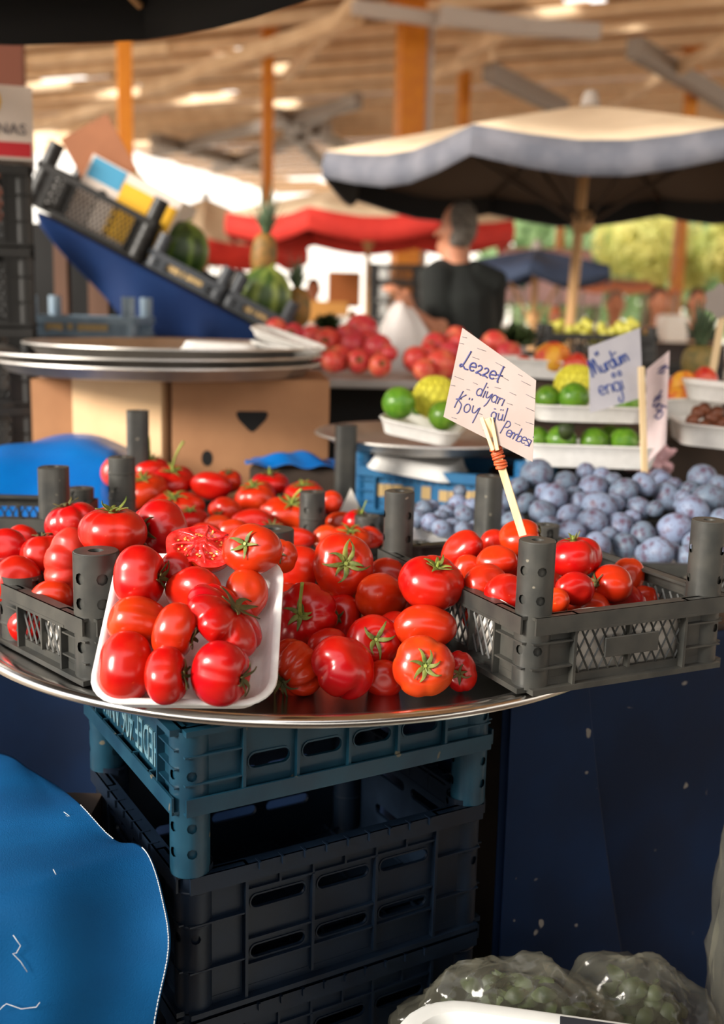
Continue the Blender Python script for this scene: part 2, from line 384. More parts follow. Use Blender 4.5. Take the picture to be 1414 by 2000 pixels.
def panel(L, h, style, rows=1, plate=None, t=0.004):
    """one crate side in local XZ, x 0..L, z 0..h, outside towards -y"""
    b = MB(); e = 0.062 if style == 'mesh' else 0.075
    e = min(e, L*0.28)
    b.box((L/2, -0.004, h-0.002), (L, 0.018, 0.004)); b.box((L/2, -0.012, h-0.011), (L, 0.003, 0.022))     # rolled rim
    b.box((L/2, -0.004, 0.0035), (L, 0.020, 0.007)); b.box((L/2, 0, 0.009), (L, 0.005, 0.016))                  # foot rail
    for x0, x1 in ((0.0, e), (L-e, L)):
        b.box(((x0+x1)/2, 0.0, h/2), (x1-x0, t, h))
        for q in range(2):
            zz = h*(0.32+0.33*q); b.box(((x0+x1)/2, -0.005, zz), (x1-x0, 0.010, 0.0022))
        xr = x1 if x0 == 0 else x0
        b.box((xr, -0.005, h/2), (0.004, 0.013, h))
    if style == 'mesh':
        z0, z1 = 0.017, h-0.02
        nb = max(2, round((L-2*e)/0.075)); st = (L-2*e)/nb
        for i in range(1, nb): b.box((e+i*st, -0.003, (z0+z1)/2), (0.004, 0.009, z1-z0))
        sp = 0.0155; sl = 1.9; X0_, X1_ = e, L-e
        for sgn in (1, -1):
            c = X0_-(z1-z0)/sl
            while c < X1_+(z1-z0)/sl:
                pts = []
                for k in range(2):
                    zz = z0 if k == 0 else z1
                    pts.append((c+sgn*((zz-z0)/sl), zz))
                (xa, za), (xb, zb) = pts
                def clip(xa, za, xb, zb):
                    if xa > xb: xa, za, xb, zb = xb, zb, xa, za
                    if xb < X0_ or xa > X1_: return None
                    if xa < X0_: za += (zb-za)*(X0_-xa)/(xb-xa); xa = X0_
                    if xb > X1_: zb = za+(zb-za)*(X1_-xa)/(xb-xa); xb = X1_
                    return xa, za, xb, zb
                r = clip(xa, za, xb, zb)
                if r and math.hypot(r[2]-r[0], r[3]-r[1]) > 0.004:
                    xa, za, xb, zb = r
                    b.tube([(xa, 0.0006*sgn, za), (xb, 0.0006*sgn, zb)], 0.0016, 4, True)
                c += sp
        b.box((L/2, -0.012, h-0.020), (L-2*e+0.03, 0.004, 0.004))
    else:
        nb = max(2, round((L-2*e)/0.082)); st = (L-2*e)/nb
        top = h-0.012; bot = 0.014
        if rows == 2: top = h*0.80
        for i in range(nb):
            for k in range(rows):
                za = bot+(top-bot)*k/rows; zb = bot+(top-bot)*(k+1)/rows
                zc = (za+zb)/2+ (0.2*(zb-za) if rows == 2 else 0.03*(zb-za)); hh = 0.0095 if rows == 1 else 0.0085
                xa = e+i*st; xb = xa+st
                holed_plate(b, xa, xb, za, zb, -t/2, t/2, xa+0.009, xb-0.009, zc-hh, zc+hh)
            b.box((e+i*st, -0.004, (top+bot)/2), (0.004, 0.011, top-bot))
        b.box((e+nb*st, -0.004, (top+bot)/2), (0.004, 0.011, top-bot))
        if rows == 2:
            b.box((L/2, -0.002, (top+h-0.012)/2), (L-2*e, t, h-0.012-top))
            b.box((L/2, -0.004, top), (L-2*e, 0.009, 0.003)); b.box((L/2, -0.004, (top+bot)/2), (L-2*e, 0.008, 0.003)); b.box((L/2, -0.004, bot+(top-bot)*0.25), (L-2*e, 0.007, 0.0025))
            for i in range(2*nb): b.box((e+i*st/2, -0.004, (top+h)/2-0.004), (0.003, 0.009, h-top-0.01))
            for i in range(3*nb):
                x = e+(i+0.5)*(L-2*e)/(3*nb)
                b.box((x, -0.010, h-0.004), (0.003, 0.014, 0.010))
    return b
def crate(label, M, w, d, h, material, style='mesh', rows=1, post_r=0.0225, post_h=0.085, holes=True, floor=True, plate=False,
          text=None, text_mat=None, text_side=3, flip=False, group=None, name='plastic_crate', mids=(), flat_posts=(), plates=(0,), heights=None, text_size=None, text_dz=0.0):
    """crate with its front-left foot at the origin of M; x along the front, y to the back"""
    root = empty(name, label, 'crate', M, group)
    L = Matrix.Identity(4)
    if flip: L = Matrix(((1, 0, 0, 0), (0, 1, 0, 0), (0, 0, -1, h), (0, 0, 0, 1)))     # standing on its posts, upside down
    sides = [Matrix.Identity(4), Matrix.Translation((w, 0, 0)) @ Matrix.Rotation(PI/2, 4, 'Z'),
             Matrix.Translation((w, d, 0)) @ Matrix.Rotation(PI, 4, 'Z'), Matrix.Translation((0, d, 0)) @ Matrix.Rotation(-PI/2, 4, 'Z')]
    for i, S in enumerate(sides):
        Ls = w if i % 2 == 0 else d
        st = style if not (text and i == text_side) else 'text'
        b = panel(Ls, h, 'mesh' if st == 'mesh' else 'slots', rows) if st != 'text' else MB()
        if st == 'text':
            e = 0.055
            b.box((Ls/2, -0.004, h-0.002), (Ls, 0.018, 0.004)); b.box((Ls/2, -0.012, h-0.011), (Ls, 0.003, 0.022))
            b.box((Ls/2, -0.004, 0.004), (Ls, 0.022, 0.008)); b.box((Ls/2, 0, h/2), (Ls, 0.004, h))
            for x in (e, Ls-e): b.box((x, -0.005, h/2), (0.004, 0.014, h))
            for q in range(3):
                for x in (e/2, Ls-e/2): b.box((x, -0.005, h*(0.25+0.22*q)), (e, 0.010, 0.002))
            for k in range(4): b.box((e+(k+0.5)*(Ls-2*e)/4, -0.0085, h-0.011), (0.004, 0.008, 0.022))
        if st == 'text' and style == 'slots':
            b.cur = 1
            for k in range(16):
                x = 0.07+(Ls-0.14)*k/15
                for zz in (0.022, h-0.030): b.box((x, -0.0021, zz), (0.006, 0.0008, 0.003))
            b.cur = 0
        o = b.build('side_panel', [material, M_DARK], root, None, angle=30)
        o.matrix_local = L @ S
        if text and i == text_side:
            if text == '#':      # print too worn to read: only the row of worn yellow blotches is left
                tz = MB(); rx = random.Random(int(Ls*1000)); x_ = 0.0; sz = text_size or h*0.42
                for word in (4, 1, 6):
                    for _ in range(word):
                        wl = rx.uniform(0.010, 0.018); tz.box((x_+wl/2, rx.uniform(-.002, .002), 0), (wl*0.9, sz*rx.uniform(.75, 1), 0.003)); x_ += wl
                    x_ += 0.012
                tz.add([], []); tz.v = [Vector((v.x-x_/2, v.y, v.z)) for v in tz.v]
            else: tz = txt_mesh(text, text_size or h*0.42, 0.0016)
            wmax = max(v.x for v in tz.v)-min(v.x for v in tz.v); sc = (Ls-0.135)/wmax
            Mt = Matrix.Translation((Ls/2, -0.0024, h*0.5+text_dz)) @ Matrix.Rotation(PI/2, 4, 'X') @ Matrix.Diagonal((sc, 1.0, 1, 1))
            if flip: Mt = Matrix.Translation((Ls/2, -0.0024, h*0.5-text_dz)) @ Matrix.Rotation(PI/2, 4, 'X') @ Matrix.Diagonal((-sc, 1.0, 1, 1))
            t2 = MB(); t2.add(tz.v, tz.f, Mt)
            to = t2.build('lettering', text_mat or M_LABEL, o, None, smooth=False)
        if plate and i in plates and style == 'mesh':
            p = MB(); p.box((Ls/2, -0.011, h*0.50), (min(0.085, Ls*0.33), 0.003, 0.026)); p.box((Ls/2, -0.006, h*0.50), (min(0.075, Ls*0.3), 0.008, 0.018))
            po = p.build('label_plate', material, root, None, bevel=0.001, smooth=False); po.matrix_local = L @ S
    hs = []
    if holes:
        for a in (-105, -165, 75, 15):
            hs += [(h+post_h*0.22, a), (h+post_h*0.62, a)] + ([(h*0.55, a)] if h > 0.06 else [])
    cs = [(0, 0), (w, 0), (w, d), (0, d)]; r = post_r
    pm = {}
    for i, (x, y) in enumerate(cs + [(m_[0], m_[1]) for m_ in mids]):
        ph = (heights or {}).get(i, post_h)
        fl = i in flat_posts
        rot = {0: -45, 1: 45, 2: 135, 3: -135}.get(i, 0)
        key = (round(ph, 4), fl)
        if key not in pm:
            hh = [(z_ if z_ < h else h+(z_-h)*ph/post_h, a) for z_, a in hs] if not fl else []
            pm[key] = post_mesh(r, 0.004, h+ph, hh, fl).mesh('corner_post', material, True, 40)
        sx = {0: 1, 3: 1}.get(i, -1) if i < 4 else 0; sy = {0: 1, 1: 1}.get(i, -1) if i < 4 else 1
        o = bpy.data.objects.new('corner_post', pm[key]); COL.objects.link(o); o.parent = root
        o.matrix_local = L @ Matrix.Translation((x+sx*r*0.62, y+sy*r*0.62, 0)) @ Matrix.Rotation(math.radians(rot+45), 4, 'Z')
    if floor:
        b = MB(); b.box((w/2, d/2, 0.003), (w-0.01, d-0.01, 0.003))
        for k in range(int(w/0.05)): b.box((0.03+k*0.05, d/2, 0.006), (0.003, d-0.012, 0.006))
        for k in range(int(d/0.05)): b.box((w/2, 0.03+k*0.05, 0.006), (w-0.012, 0.003, 0.006))
        o = b.build('floor_panel', material, root, None, smooth=False); o.matrix_local = L
    return root
def on(p, ux, z): return frame((p[0], p[1], z), (ux[0], ux[1], 0), z=(0, 0, 1))

for nm in ('tree_leaves', 'tree_leaves_green'):      # thin leaves let sunlight through
    m_ = MATS[nm]; nt_ = m_.node_tree; out_ = [n for n in nt_.nodes if n.type == 'OUTPUT_MATERIAL'][0]; pb_ = nt_.nodes['Principled BSDF']
    tr_ = nt_.nodes.new('ShaderNodeBsdfTranslucent'); ad_ = nt_.nodes.new('ShaderNodeMixShader'); ad_.inputs['Fac'].default_value = 0.5
    src_ = pb_.inputs['Base Color'].links[0].from_socket; nt_.links.new(src_, tr_.inputs['Color'])
    nt_.links.new(pb_.outputs['BSDF'], ad_.inputs[1]); nt_.links.new(tr_.outputs['BSDF'], ad_.inputs[2]); nt_.links.new(ad_.outputs['Shader'], out_.inputs['Surface'])
# ------------------------------------------------------------------ foreground: support, tray, crates
TRAY_C = Vector((-0.09, 1.68)); TRAY_R = 0.52
def lathe_thing(name, label, cat, c, prof, m, n=96, group=None, sharp=30):
    b = MB(); b.lathe(prof, n)
    o = b.build(name, m, None, Matrix.Translation(c), angle=sharp); return tag(o, label, cat, group)
lathe_thing('round_tray', 'large round steel tray under the tomato crates, its rim jutting out in front', 'tray', (TRAY_C.x, TRAY_C.y, 0.862),
            [(0.0001, 0.006), (0.470, 0.006), (0.482, 0.010), (0.490, 0.019), (0.506, 0.0235), (0.5165, 0.0225), (0.5200, 0.0175), (0.5185, 0.0125), (0.515, 0.0120), (0.512, 0.0165), (0.504, 0.0185), (0.494, 0.0145),
             (0.487, 0.0045), (0.474, 0.0005), (0.0001, 0.0005)], M_STEEL, 128, sharp=60)

# table behind, with navy tarp hanging on its slanting front edge
b = MB(); b.prism([(-1.25, 1.86), (0.02, 1.86), (0.19, 1.487), (1.55, 2.137), (1.55, 3.05), (-0.82, 3.05), (-0.82, 2.76), (-1.25, 2.76)], 0.835, 0.8615)
tbl = empty('stall_table', 'dark wooden stall table hidden under crates, navy tarp hanging at its edge', 'table', (0.1, 2.4, 0))
o = b.build('tabletop', M_TABLE, tbl, None, smooth=False); o.matrix_local = Matrix.Translation((-0.1, -2.4, 0))
for x, y in ((-1.15, 2.0), (1.4, 2.2), (1.4, 2.95), (-0.78, 2.98), (-1.15, 2.68), (0.22, 1.62)):
    b = MB(); b.box((x-0.1, y-2.4, 0.417), (0.05, 0.05, 0.834)); b.build('leg', M_TABLE, tbl, None, smooth=False)
def cloth(name, label, rows, m, sub=2, solid=0.002, cat='tarp', group=None):
    b = MB(); b.grid(rows); o = b.build(name, m, None, None, angle=180, sub=sub, solid=solid)
    return tag(o, label, cat, group)
E1 = Vector((0.902, 0.431, 0)); N1 = Vector((0.431, -0.902, 0)); T0 = Vector((0.185, 1.475, 0))
def tarp_rows(s0, s1, off, fold, zt=0.858, zb=0.02, ns=26, nz=16, edge=None):
    rows = []
    for j in range(nz+1):
        q = j/nz; z = zt+(zb-zt)*q; r = []
        for i in range(ns+1):
            s = s0+(s1-s0)*i/ns
            if edge and i == ns: pass
            sx = s+(edge(q) if edge else 0)*(i/ns)
            d = off+fold*(0.25+q)*(math.sin(sx*11+1.3)*0.6+math.sin(sx*23+q*2)*0.3+0.25*math.sin(q*5+sx*6))
            p = T0+E1*sx+N1*d; r.append((p.x, p.y, z))
        rows.append(r)
    return rows
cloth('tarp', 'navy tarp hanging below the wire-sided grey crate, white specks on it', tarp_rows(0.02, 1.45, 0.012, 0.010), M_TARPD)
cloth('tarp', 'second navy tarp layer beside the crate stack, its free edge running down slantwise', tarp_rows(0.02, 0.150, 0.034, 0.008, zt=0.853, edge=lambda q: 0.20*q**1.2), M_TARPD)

def side_cloth(label, p0, p1, zt, zb, amp=0.012):
    p0, p1 = Vector(p0), Vector(p1); d = (p1-p0); L = d.length; nn = Vector((-d.y, d.x)).normalized(); rows = []
    for j in range(9):
        z = zt+(zb-zt)*j/8; r = []
        for i in range(int(L/0.06)+2):
            q = i/(int(L/0.06)+1); p = p0+d*q+nn*amp*(0.3+j/8)*math.sin(q*L*19+j*.2)
            r.append((p.x, p.y, z))
        rows.append(r)
    cloth('tarp', label, rows, M_TARPD)
side_cloth('navy tarp added behind the crate stack to stop light under the table', (0.012, 1.85), (-1.24, 1.85), 0.853, 0.02)  # both tarps added to block light leaking in under the table
side_cloth('narrow navy tarp strip added to keep the gap by the table corner dark', (0.175, 1.50), (0.012, 1.835), 0.853, 0.02, 0.004)
# teal crate upside down on its posts, on a stack of deep navy crates
FT = Vector((-0.204, 1.185)); UT = Vector((0.862, 0.507)); VT = Vector((-0.507, 0.862))
crate('upturned teal plastic crate directly below the round steel tray', on((FT.x, FT.y), UT, 0.754), 0.445, 0.365, 0.107, M_TEAL, 'slots', 1, flip=True, post_h=0.082, post_r=0.0245,
      text='HEDEF 406 ANIK', text_mat=M_TEALT, text_side=3, text_size=0.066, text_dz=-0.002)
off = FT+UT*0.006+VT*0.004
zt = 0.672
for k, (h, lab) in enumerate(((0.190, 'deep navy slotted crate beneath the upturned teal crate'), (0.226, 'deep navy crate near the floor, second below the teal crate'), (0.232, 'deep navy crate on the floor, lowest of the stack under the teal crate'))):
    z = zt-h
    crate(lab, on((off.x, off.y), UT, z), 0.434, 0.355, h, M_NAVY, 'slots', 2, post_h=0.001 if k else 0.002, post_r=0.024)
    zt = z-0.005

# grey tomato crates
FA = Vector((-0.336, 1.300)); UA = Vector((0.72, 0.69)).normalized(); VA = Vector((-UA.y, UA.x))
crate('grey mesh crate of tomatoes standing on the steel tray, white foam tray leaning beside it', on(FA, UA, 0.870), 0.325, 0.245, 0.088, M_GREY, 'mesh', post_r=0.029, post_h=0.080, plate=False, heights={1: 0.072, 2: 0.004, 3: 0.003})
FB = Vector((-0.435, 1.845)); UB = Vector((0.99, 0.13)).normalized()
crate('grey crate heaped with tomatoes in front of the cardboard box', on(FB, UB, 0.889), 0.465, 0.40, 0.048, M_GREY, 'mesh', post_r=0.0235, post_h=0.135, mids=((0.352, 0.022),), heights={0: 0.144, 1: 0.04, 2: 0.165, 3: 0.190, 4: 0.080}, flat_posts=(2, 3))
FC = Vector((0.208, 1.262)); UC = Vector((0.902, 0.431)).normalized(); VC = Vector((-UC.y, UC.x))
crate('grey mesh crate of tomatoes with the lettered sign, its corner jutting over the tray rim', on(FC, UC, 0.8875), 0.300, 0.395, 0.098, M_GREY, 'mesh', post_r=0.0228, post_h=0.090, plate=True, heights={1: 0.098, 2: 0.02})
FD = Vector((0.088, 1.845))
crate('low grey crate under the plum pile', on(FD, (1, -0.02), 0.8625), 0.66, 0.40, 0.060, M_GREY, 'mesh', post_r=0.022, post_h=0.12, mids=((0.135, 0.02),), flat_posts=(4,), heights={0: 0.02, 1: 0.02, 2: 0.02, 3: 0.02, 4: 0.140})

gx = PY(122, 1040, 1.78).x
crate('grey crate with one flat post, between the blue tarp and the tomatoes', on((gx-0.42, 1.775), (1, 0.0), 0.8625), 0.42, 0.20, 0.125, M_GREY, 'mesh', post_r=.0245, post_h=.085, flat_posts=(0, 1), heights={2: .02, 3: .02})
# paper liners showing through the crate mesh
def liner(label, F, U, V, w, d, z0, h):
    b = MB(); t = 0.0009; g = 0.010
    for (x0, y0, x1, y1) in ((g, g+0.03, g, d*0.6), (g+0.035, g, w-g-0.035, g)):
        n = 12
        vs = []
        for i in range(n+1):
            q = i/n
            for zz in (0, 0.5, 1):
                vs.append((x0+(x1-x0)*q+0.0015*math.sin(q*9+zz*3), y0+(y1-y0)*q+0.0015*math.sin(q*8+zz*2), z0+h*zz*(1+0.06*math.sin(q*7))))
        b.add(vs, [(i*3+k, i*3+k+1, i*3+k+4, i*3+k+3) for i in range(n) for k in range(2)])
    M = frame((F.x, F.y, 0), (U.x, U.y, 0), z=(0, 0, 1))
    o = b.build('paper_liner', M_PAPER, None, M, angle=180, solid=0.0008); return tag(o, label, 'paper')
liner('white paper liner inside the tomato crate with the lettered sign', FC, UC, VC, 0.300, 0.395, 0.897, 0.083)
liner('white paper liner inside the grey tomato crate by the foam tray', FA, UA, VA, 0.325, 0.245, 0.879, 0.052)

# ------------------------------------------------------------------ foam trays
def foam_mesh(w, d, h=0.026, t=0.0035):
    b = MB()
    L = [rrect(w-0.05, d-0.05, 0.022, 0), rrect(w-0.030, d-0.030, 0.03, 0.001), rrect(w-0.016, d-0.016, 0.034, h*0.55), rrect(w-0.004, d-0.004, 0.038, h-0.005), rrect(w+0.001, d+0.001, 0.039, h-0.003), rrect(w, d, 0.039, h-0.0005), rrect(w-0.004, d-0.004, 0.038, h),
         rrect(w-0.014, d-0.014, 0.034, h-0.0012), rrect(w-0.020, d-0.020, 0.032, h-0.006), rrect(w-0.034, d-0.034, 0.027, t+0.006), rrect(w-0.046, d-0.046, 0.022, t+0.0006), rrect(w-0.06, d-0.06, 0.02, t)]
    b.loft(L); return b
def foam(label, M, w, d, h=0.026, group=None, name='foam_tray'):
    o = foam_mesh(w, d, h).build(name, M_FOAM, None, M, angle=50); return tag(o, label, 'tray', group)
TA = math.radians(33)
TX = Vector((1, 0.03, 0)).normalized(); TN = Vector((0, -math.sin(TA), math.cos(TA)))
TRY = Vector((-0.201, 1.245, 0.963))
foam('white foam tray of tomatoes propped at a slant over the steel rim', frame(TRY-TN*0.02, TX, z=TN), 0.212, 0.232, 0.031)

# ------------------------------------------------------------------ tomatoes
def tomato_mesh(a, b_, h, lobes=5, depth=0.06, seed=0, nu=44, nv=26, top=0.22, bot=0.08, cleft=0.0, m=None):
    rnd = random.Random(seed); ph = rnd.random()*6.28; w1 = rnd.random()*6.28; w2 = rnd.random()*6.28
    vs = []; b = MB()
    amp = [0.7+0.5*rnd.random() for _ in range(max(lobes, 1))]
    def pos(t, p):
        st, ct = math.sin(t), math.cos(t)
        rho = abs(st)**0.86; z = (abs(ct)**0.92)*(1 if ct > 0 else -1)
        pw = p+0.22*math.sin(p+w1)+0.10*math.sin(2*p+w2)
        x = (lobes*pw/(2*PI)+ph)
        g = abs(math.sin(PI*x)); li = int(math.floor(x)) % max(lobes, 1)
        crease = (1-g)**2.2
        fade = 1.0 if ct > 0 else max(0.0, 1+ct*0.75)
        rho *= 1-depth*crease*fade*1.9+depth*0.5*(amp[li]-0.9)*g
        rho *= 1+0.035*math.sin(2*p+w2)+0.02*math.sin(3*p+w1)
        if cleft: rho *= 1-cleft*math.exp(-((abs(((p-PI/2+PI) % (2*PI))-PI))/0.45)**2)
        z -= top*math.exp(-(rho/0.30)**2) if ct > 0 else -bot*math.exp(-(rho/0.3)**2)
        z *= 1+0.04*math.sin(p+w1)*st
        return Vector((a*rho*math.cos(p), b_*rho*math.sin(p), h*z))
    vs = [pos(0.0001, 0)]
    for i in range(1, nv):
        t = PI*i/nv
        for k in range(nu): vs.append(pos(t, 2*PI*k/nu))
    vs.append(pos(PI-0.0001, 0)); e = len(vs)-1
    fs = [(0, 1+k, 1+(k+1) % nu) for k in range(nu)]
    for i in range(nv-2): fs += [(1+i*nu+k, 1+(i+1)*nu+k, 1+(i+1)*nu+(k+1) % nu, 1+i*nu+(k+1) % nu) for k in range(nu)]
    fs += [(e, 1+(nv-2)*nu+(k+1) % nu, 1+(nv-2)*nu+k) for k in range(nu)]
    b.add(vs, fs); return b
def calyx_parts(a, h, seed, top, n=6, length=0.62, stem=0.25, dry=False, lift=0.25, stem_bend=(0, 0)):
    rnd = random.Random(seed+91); b = MB(); zc = h*(1-top)
    def surf(r):
        q = min(r/a, 0.97); return h*((1-q*q)**0.5-top*math.exp(-(q/0.30)**2))
    b.ball((0, 0, zc+0.0012), (a*0.13, a*0.13, a*0.05), 10, 6)
    for k in range(n):
        an = 2*PI*k/n+rnd.uniform(-0.25, 0.25); ln = a*length*rnd.uniform(0.75, 1.15); wd = a*0.082*rnd.uniform(0.75, 1.2)
        cu = rnd.uniform(-0.1, 1.2)*lift; sw = rnd.uniform(-0.6, 0.6); rows = []
        for i in range(8):
            q = i/7; r = 0.05*a+ln*q; ang = an+sw*q*q
            w = wd*(0.55+1.1*q if q < 0.3 else (1-q)**0.8*1.15)+0.0002
            z = max(surf(r), zc-0.001)+0.0022+ln*cu*q*q
            c = Vector((r*math.cos(ang), r*math.sin(ang), z)); s = Vector((-math.sin(ang), math.cos(ang), 0))
            rows.append([c-s*w+Vector((0, 0, 0.0012)), c, c+s*w+Vector((0, 0, 0.0012))])
        b.grid(rows)
    st = MB()
    if stem:
        ln = a*stem; pts = []
        for i in range(6):
            q = i/5; pts.append((stem_bend[0]*ln*q*q, stem_bend[1]*ln*q*q, zc+ln*q))
        st.tube(pts, [a*0.062, a*0.055, a*0.05, a*0.048, a*0.05, a*0.056], 8)
    return b, st
TOMS = []
def T(label, px, py, Y, W, H, c=(0, 0, 1), ang=None, lobes=5, depth=0.05, cal=False, stem=0.22, zone='', m=None, ratio=None, top=0.22, cleft=0, dry=False, n=6, length=0.55, bend=(0, 0), lift=0.25, third=None):
    if zone == 'tray' and py < 1260: W *= 1.10; H *= 1.10
    if zone in ('L', 'A'): W *= 1.05; H *= 1.05
    TOMS.append(dict(label=label, px=px, py=py, Y=Y, W=W, H=H, c=Vector(c).normalized(), ang=ang, lobes=lobes, depth=depth, cal=cal, stem=stem, zone=zone, m=m, ratio=ratio, top=top, cleft=cleft, dry=dry, n=n, length=length, bend=bend, lift=lift, third=third))
# W,H: apparent width / height in photograph pixels; c: where the stalk end points (image right, image up, towards viewer)
def ptray(py, lay=0.0):
    # distance of a tomato centre on the slanted tray
    d = ray(320, py); n = TN; p0 = TRY+TN*(0.030+lay)
    return (CO+d*((p0-CO).dot(n)/d.dot(n))).y
z = 'tray'
T('smooth tomato with a pale curved scratch, front row of the foam tray', 246, 1304, ptray(1304), 108, 140, (.95, -.1, -.3), lobes=3, depth=.03, zone=z)
T('small kidney-shaped tomato between two bigger ones at the foam tray front', 325, 1321, ptray(1321), 82, 118, (1, .1, .12), lobes=3, depth=.04, cal=True, stem=0, zone=z, dry=True, top=.3)
T('large smooth tomato at the foam tray front, withered stalk at its side', 432, 1314, ptray(1314), 112, 133, (.93, -.2, .3), lobes=3, depth=.05, cal=True, stem=.1, zone=z, dry=True, top=.3)
T('two-lobed tomato second up along the foam tray edge beside the crate post', 270, 1216, ptray(1216), 92, 108, (.85, -.3, -.4), ang=75, lobes=4, depth=.07, zone=z)
T('upright oblong tomato in the middle of the foam tray, above the small kidney-shaped one', 342, 1234, ptray(1234), 76, 104, (1, -.3, .1), lobes=3, depth=.04, cal=True, stem=0, dry=True, zone=z, top=.28)
T('deeply ribbed long tomato lying aslant on the foam tray', 440, 1209, ptray(1209, .012), 168, 76, (.68, .68, .25), ang=-48, lobes=7, depth=.13, cal=True, stem=0, dry=True, zone=z, ratio='axis', third=.62, top=.25, length=.5)
T('plain round tomato at the foam tray edge below the starred one', 482, 1160, ptray(1160), 76, 98, (-.3, -.4, -.7), lobes=3, depth=.03, zone=z)
T('tall oblong tomato beside the crate post at the foam tray top', 274, 1127, ptray(1127), 88, 120, (1, .0, .18), lobes=3, depth=.04, cal=True, stem=.1, dry=True, zone=z, top=.3)
T('round tomato with a bright shine just below the cut tomato', 378, 1156, ptray(1156), 116, 94, (.5, .4, -.7), lobes=4, depth=.03, zone=z)
T('tomato with a dark star stalk just beside the cut tomato', 492, 1073, ptray(1073, .016), 106, 96, (-.25, .30, .92), lobes=4, depth=.03, cal=True, stem=.15, zone=z, n=5)
T('flat round tomato with curled green calyx resting above the crate post', 221, 1037, 1.43, 124, 90, (.05, .95, .25), lobes=5, depth=.04, cal=True, stem=0, zone=z, lift=.5, length=.5, n=8)
T('tomato with a dark stalk end, between the flat round one and the cut one', 311, 1034, 1.49, 104, 112, (-.52, -.1, .8), lobes=5, depth=.05, cal=True, stem=.1, zone=z, dry=True)
T('shaded tomato half hidden under the cut tomato', 345, 1112, ptray(1112), 62, 62, (0, 0, -1), lobes=3, depth=.02, zone=z)
z = 'A'
T('topmost tomato by the blue tarp, dry brown calyx on top', 140, 1024, 1.56, 100, 86, (-.25, .93, .15), lobes=4, depth=.08, cal=True, stem=.05, dry=True, zone=z, lift=.6)
T('tomato with a short bristly stalk behind the grey crate corner', 86, 1084, 1.53, 88, 82, (-.1, .95, -.1), lobes=4, depth=.05, cal=True, stem=.3, dry=True, zone=z)
T('dull tomato cut off by the frame edge, behind the puckered one', 10, 1066, 1.55, 84, 66, (0, 0, -1), lobes=3, depth=.03, zone=z)
T('smooth tomato with a puckered scar against the crate rim', 32, 1134, 1.49, 96, 92, (-.3, -.2, -.9), lobes=3, depth=.03, zone=z)
T('pinkish ribbed tomato tucked behind the grey crate post', 142, 1105, 1.44, 84, 146, (.75, -.05, .5), lobes=8, depth=.10, cal=True, stem=0, zone=z, m='pink', n=7, top=.28)
T('small tomato low against the crate corner, in front of the ribbed pinkish one', 102, 1168, 1.44, 78, 72, (0, .2, -1), lobes=3, depth=.02, zone=z)
T('tomato seen through the diamond mesh of the crate beside the foam tray', 55, 1222, 1.45, 74, 66, (0, 0, -1), lobes=3, depth=.03, zone=z)
T('tomato behind the bristly-stalked one, mostly hidden', 44, 1052, 1.61, 60, 54, (0, 0, -1), lobes=3, depth=.03, zone=z)
z = 'L'
T('big tomato with a bright green star calyx on top of the loose heap', 670, 1104, 1.44, 120, 120, (.14, .12, .97), lobes=4, depth=.03, cal=True, stem=.14, zone=z, n=8, length=.62, lift=.15)
T('tomato leaning behind the star-topped one on the loose heap', 587, 1113, 1.47, 80, 92, (.9, -.3, .12), lobes=4, depth=.04, cal=True, stem=0, dry=True, zone=z)
T('ribbed tomato with a long green stem standing out', 595, 1203, 1.37, 124, 126, (-.12, .16, .95), lobes=8, depth=.06, cal=True, stem=.85, zone=z, n=7, length=.42, bend=(.22, 1.0))
T('shaded tomato behind the long-stemmed one', 668, 1206, 1.42, 76, 92, (-.3, .1, .9), lobes=4, depth=.04, cal=True, stem=.05, dry=True, zone=z, length=.35)
T('smooth bean-shaped tomato in the middle of the loose heap', 744, 1166, 1.415, 96, 108, (-.5, .35, -.6), ang=62, lobes=3, depth=.05, zone=z)
T('tomato with a thick green stalk resting on the mesh crate rim', 843, 1139, 1.39, 122, 102, (.22, .78, .55), lobes=4, depth=.05, cal=True, stem=.25, zone=z, n=7, length=.42, lift=.5)
T('flattened smooth tomato leaning on the crate mesh', 829, 1225, 1.35, 118, 84, (0, .35, -.9), ang=-5, lobes=3, depth=.02, zone=z, third=.8)
T('round tomato with thin yellowish calyx at the heap centre', 730, 1253, 1.325, 104, 104, (.1, .22, .95), lobes=3, depth=.02, cal=True, stem=.1, zone=z, n=5, length=.62)
T('orange-tinged tomato with a star calyx at the tray front', 827, 1302, 1.275, 122, 112, (.03, .17, .97), lobes=5, depth=.04, cal=True, stem=.12, zone=z, n=7, length=.58, m='orange', lift=.1)
T('small dark tomato tucked between the orange-tinged one and the crate', 900, 1312, 1.315, 62, 78, (-.2, 0, .95), lobes=4, depth=.04, cal=True, stem=.05, dry=True, zone=z)
T('ribbed tomato low beside the foam tray, dark dried calyx facing down', 577, 1307, 1.285, 108, 114, (-.62, -.5, .6), lobes=8, depth=.11, cal=True, stem=.15, dry=True, zone=z, n=9, length=.7, lift=.4)
T('three-lobed tomato at the tray front with its bulge pointing to the orange-tinged one', 671, 1303, 1.275, 132, 98, (-.55, -.5, -.5), ang=-45, lobes=4, depth=.10, zone=z)
T('dark tomato deep in the gap behind the front row', 748, 1326, 1.32, 78, 70, (0, 0, -1), lobes=3, depth=.02, zone=z)
T('little tomato with a withered stalk squeezed behind the foam tray edge', 549, 1086, 1.44, 62, 66, (-.1, .2, .9), lobes=4, depth=.05, cal=True, stem=0, dry=True, zone=z)
T('tomato sunk behind the bean-shaped one', 806, 1180, 1.445, 76, 70, (0, 0, -1), lobes=3, depth=.02, zone=z)
T('tomato deep behind the round heap-centre one', 772, 1236, 1.41, 80, 80, (0, 0, -1), lobes=3, depth=.02, zone=z)
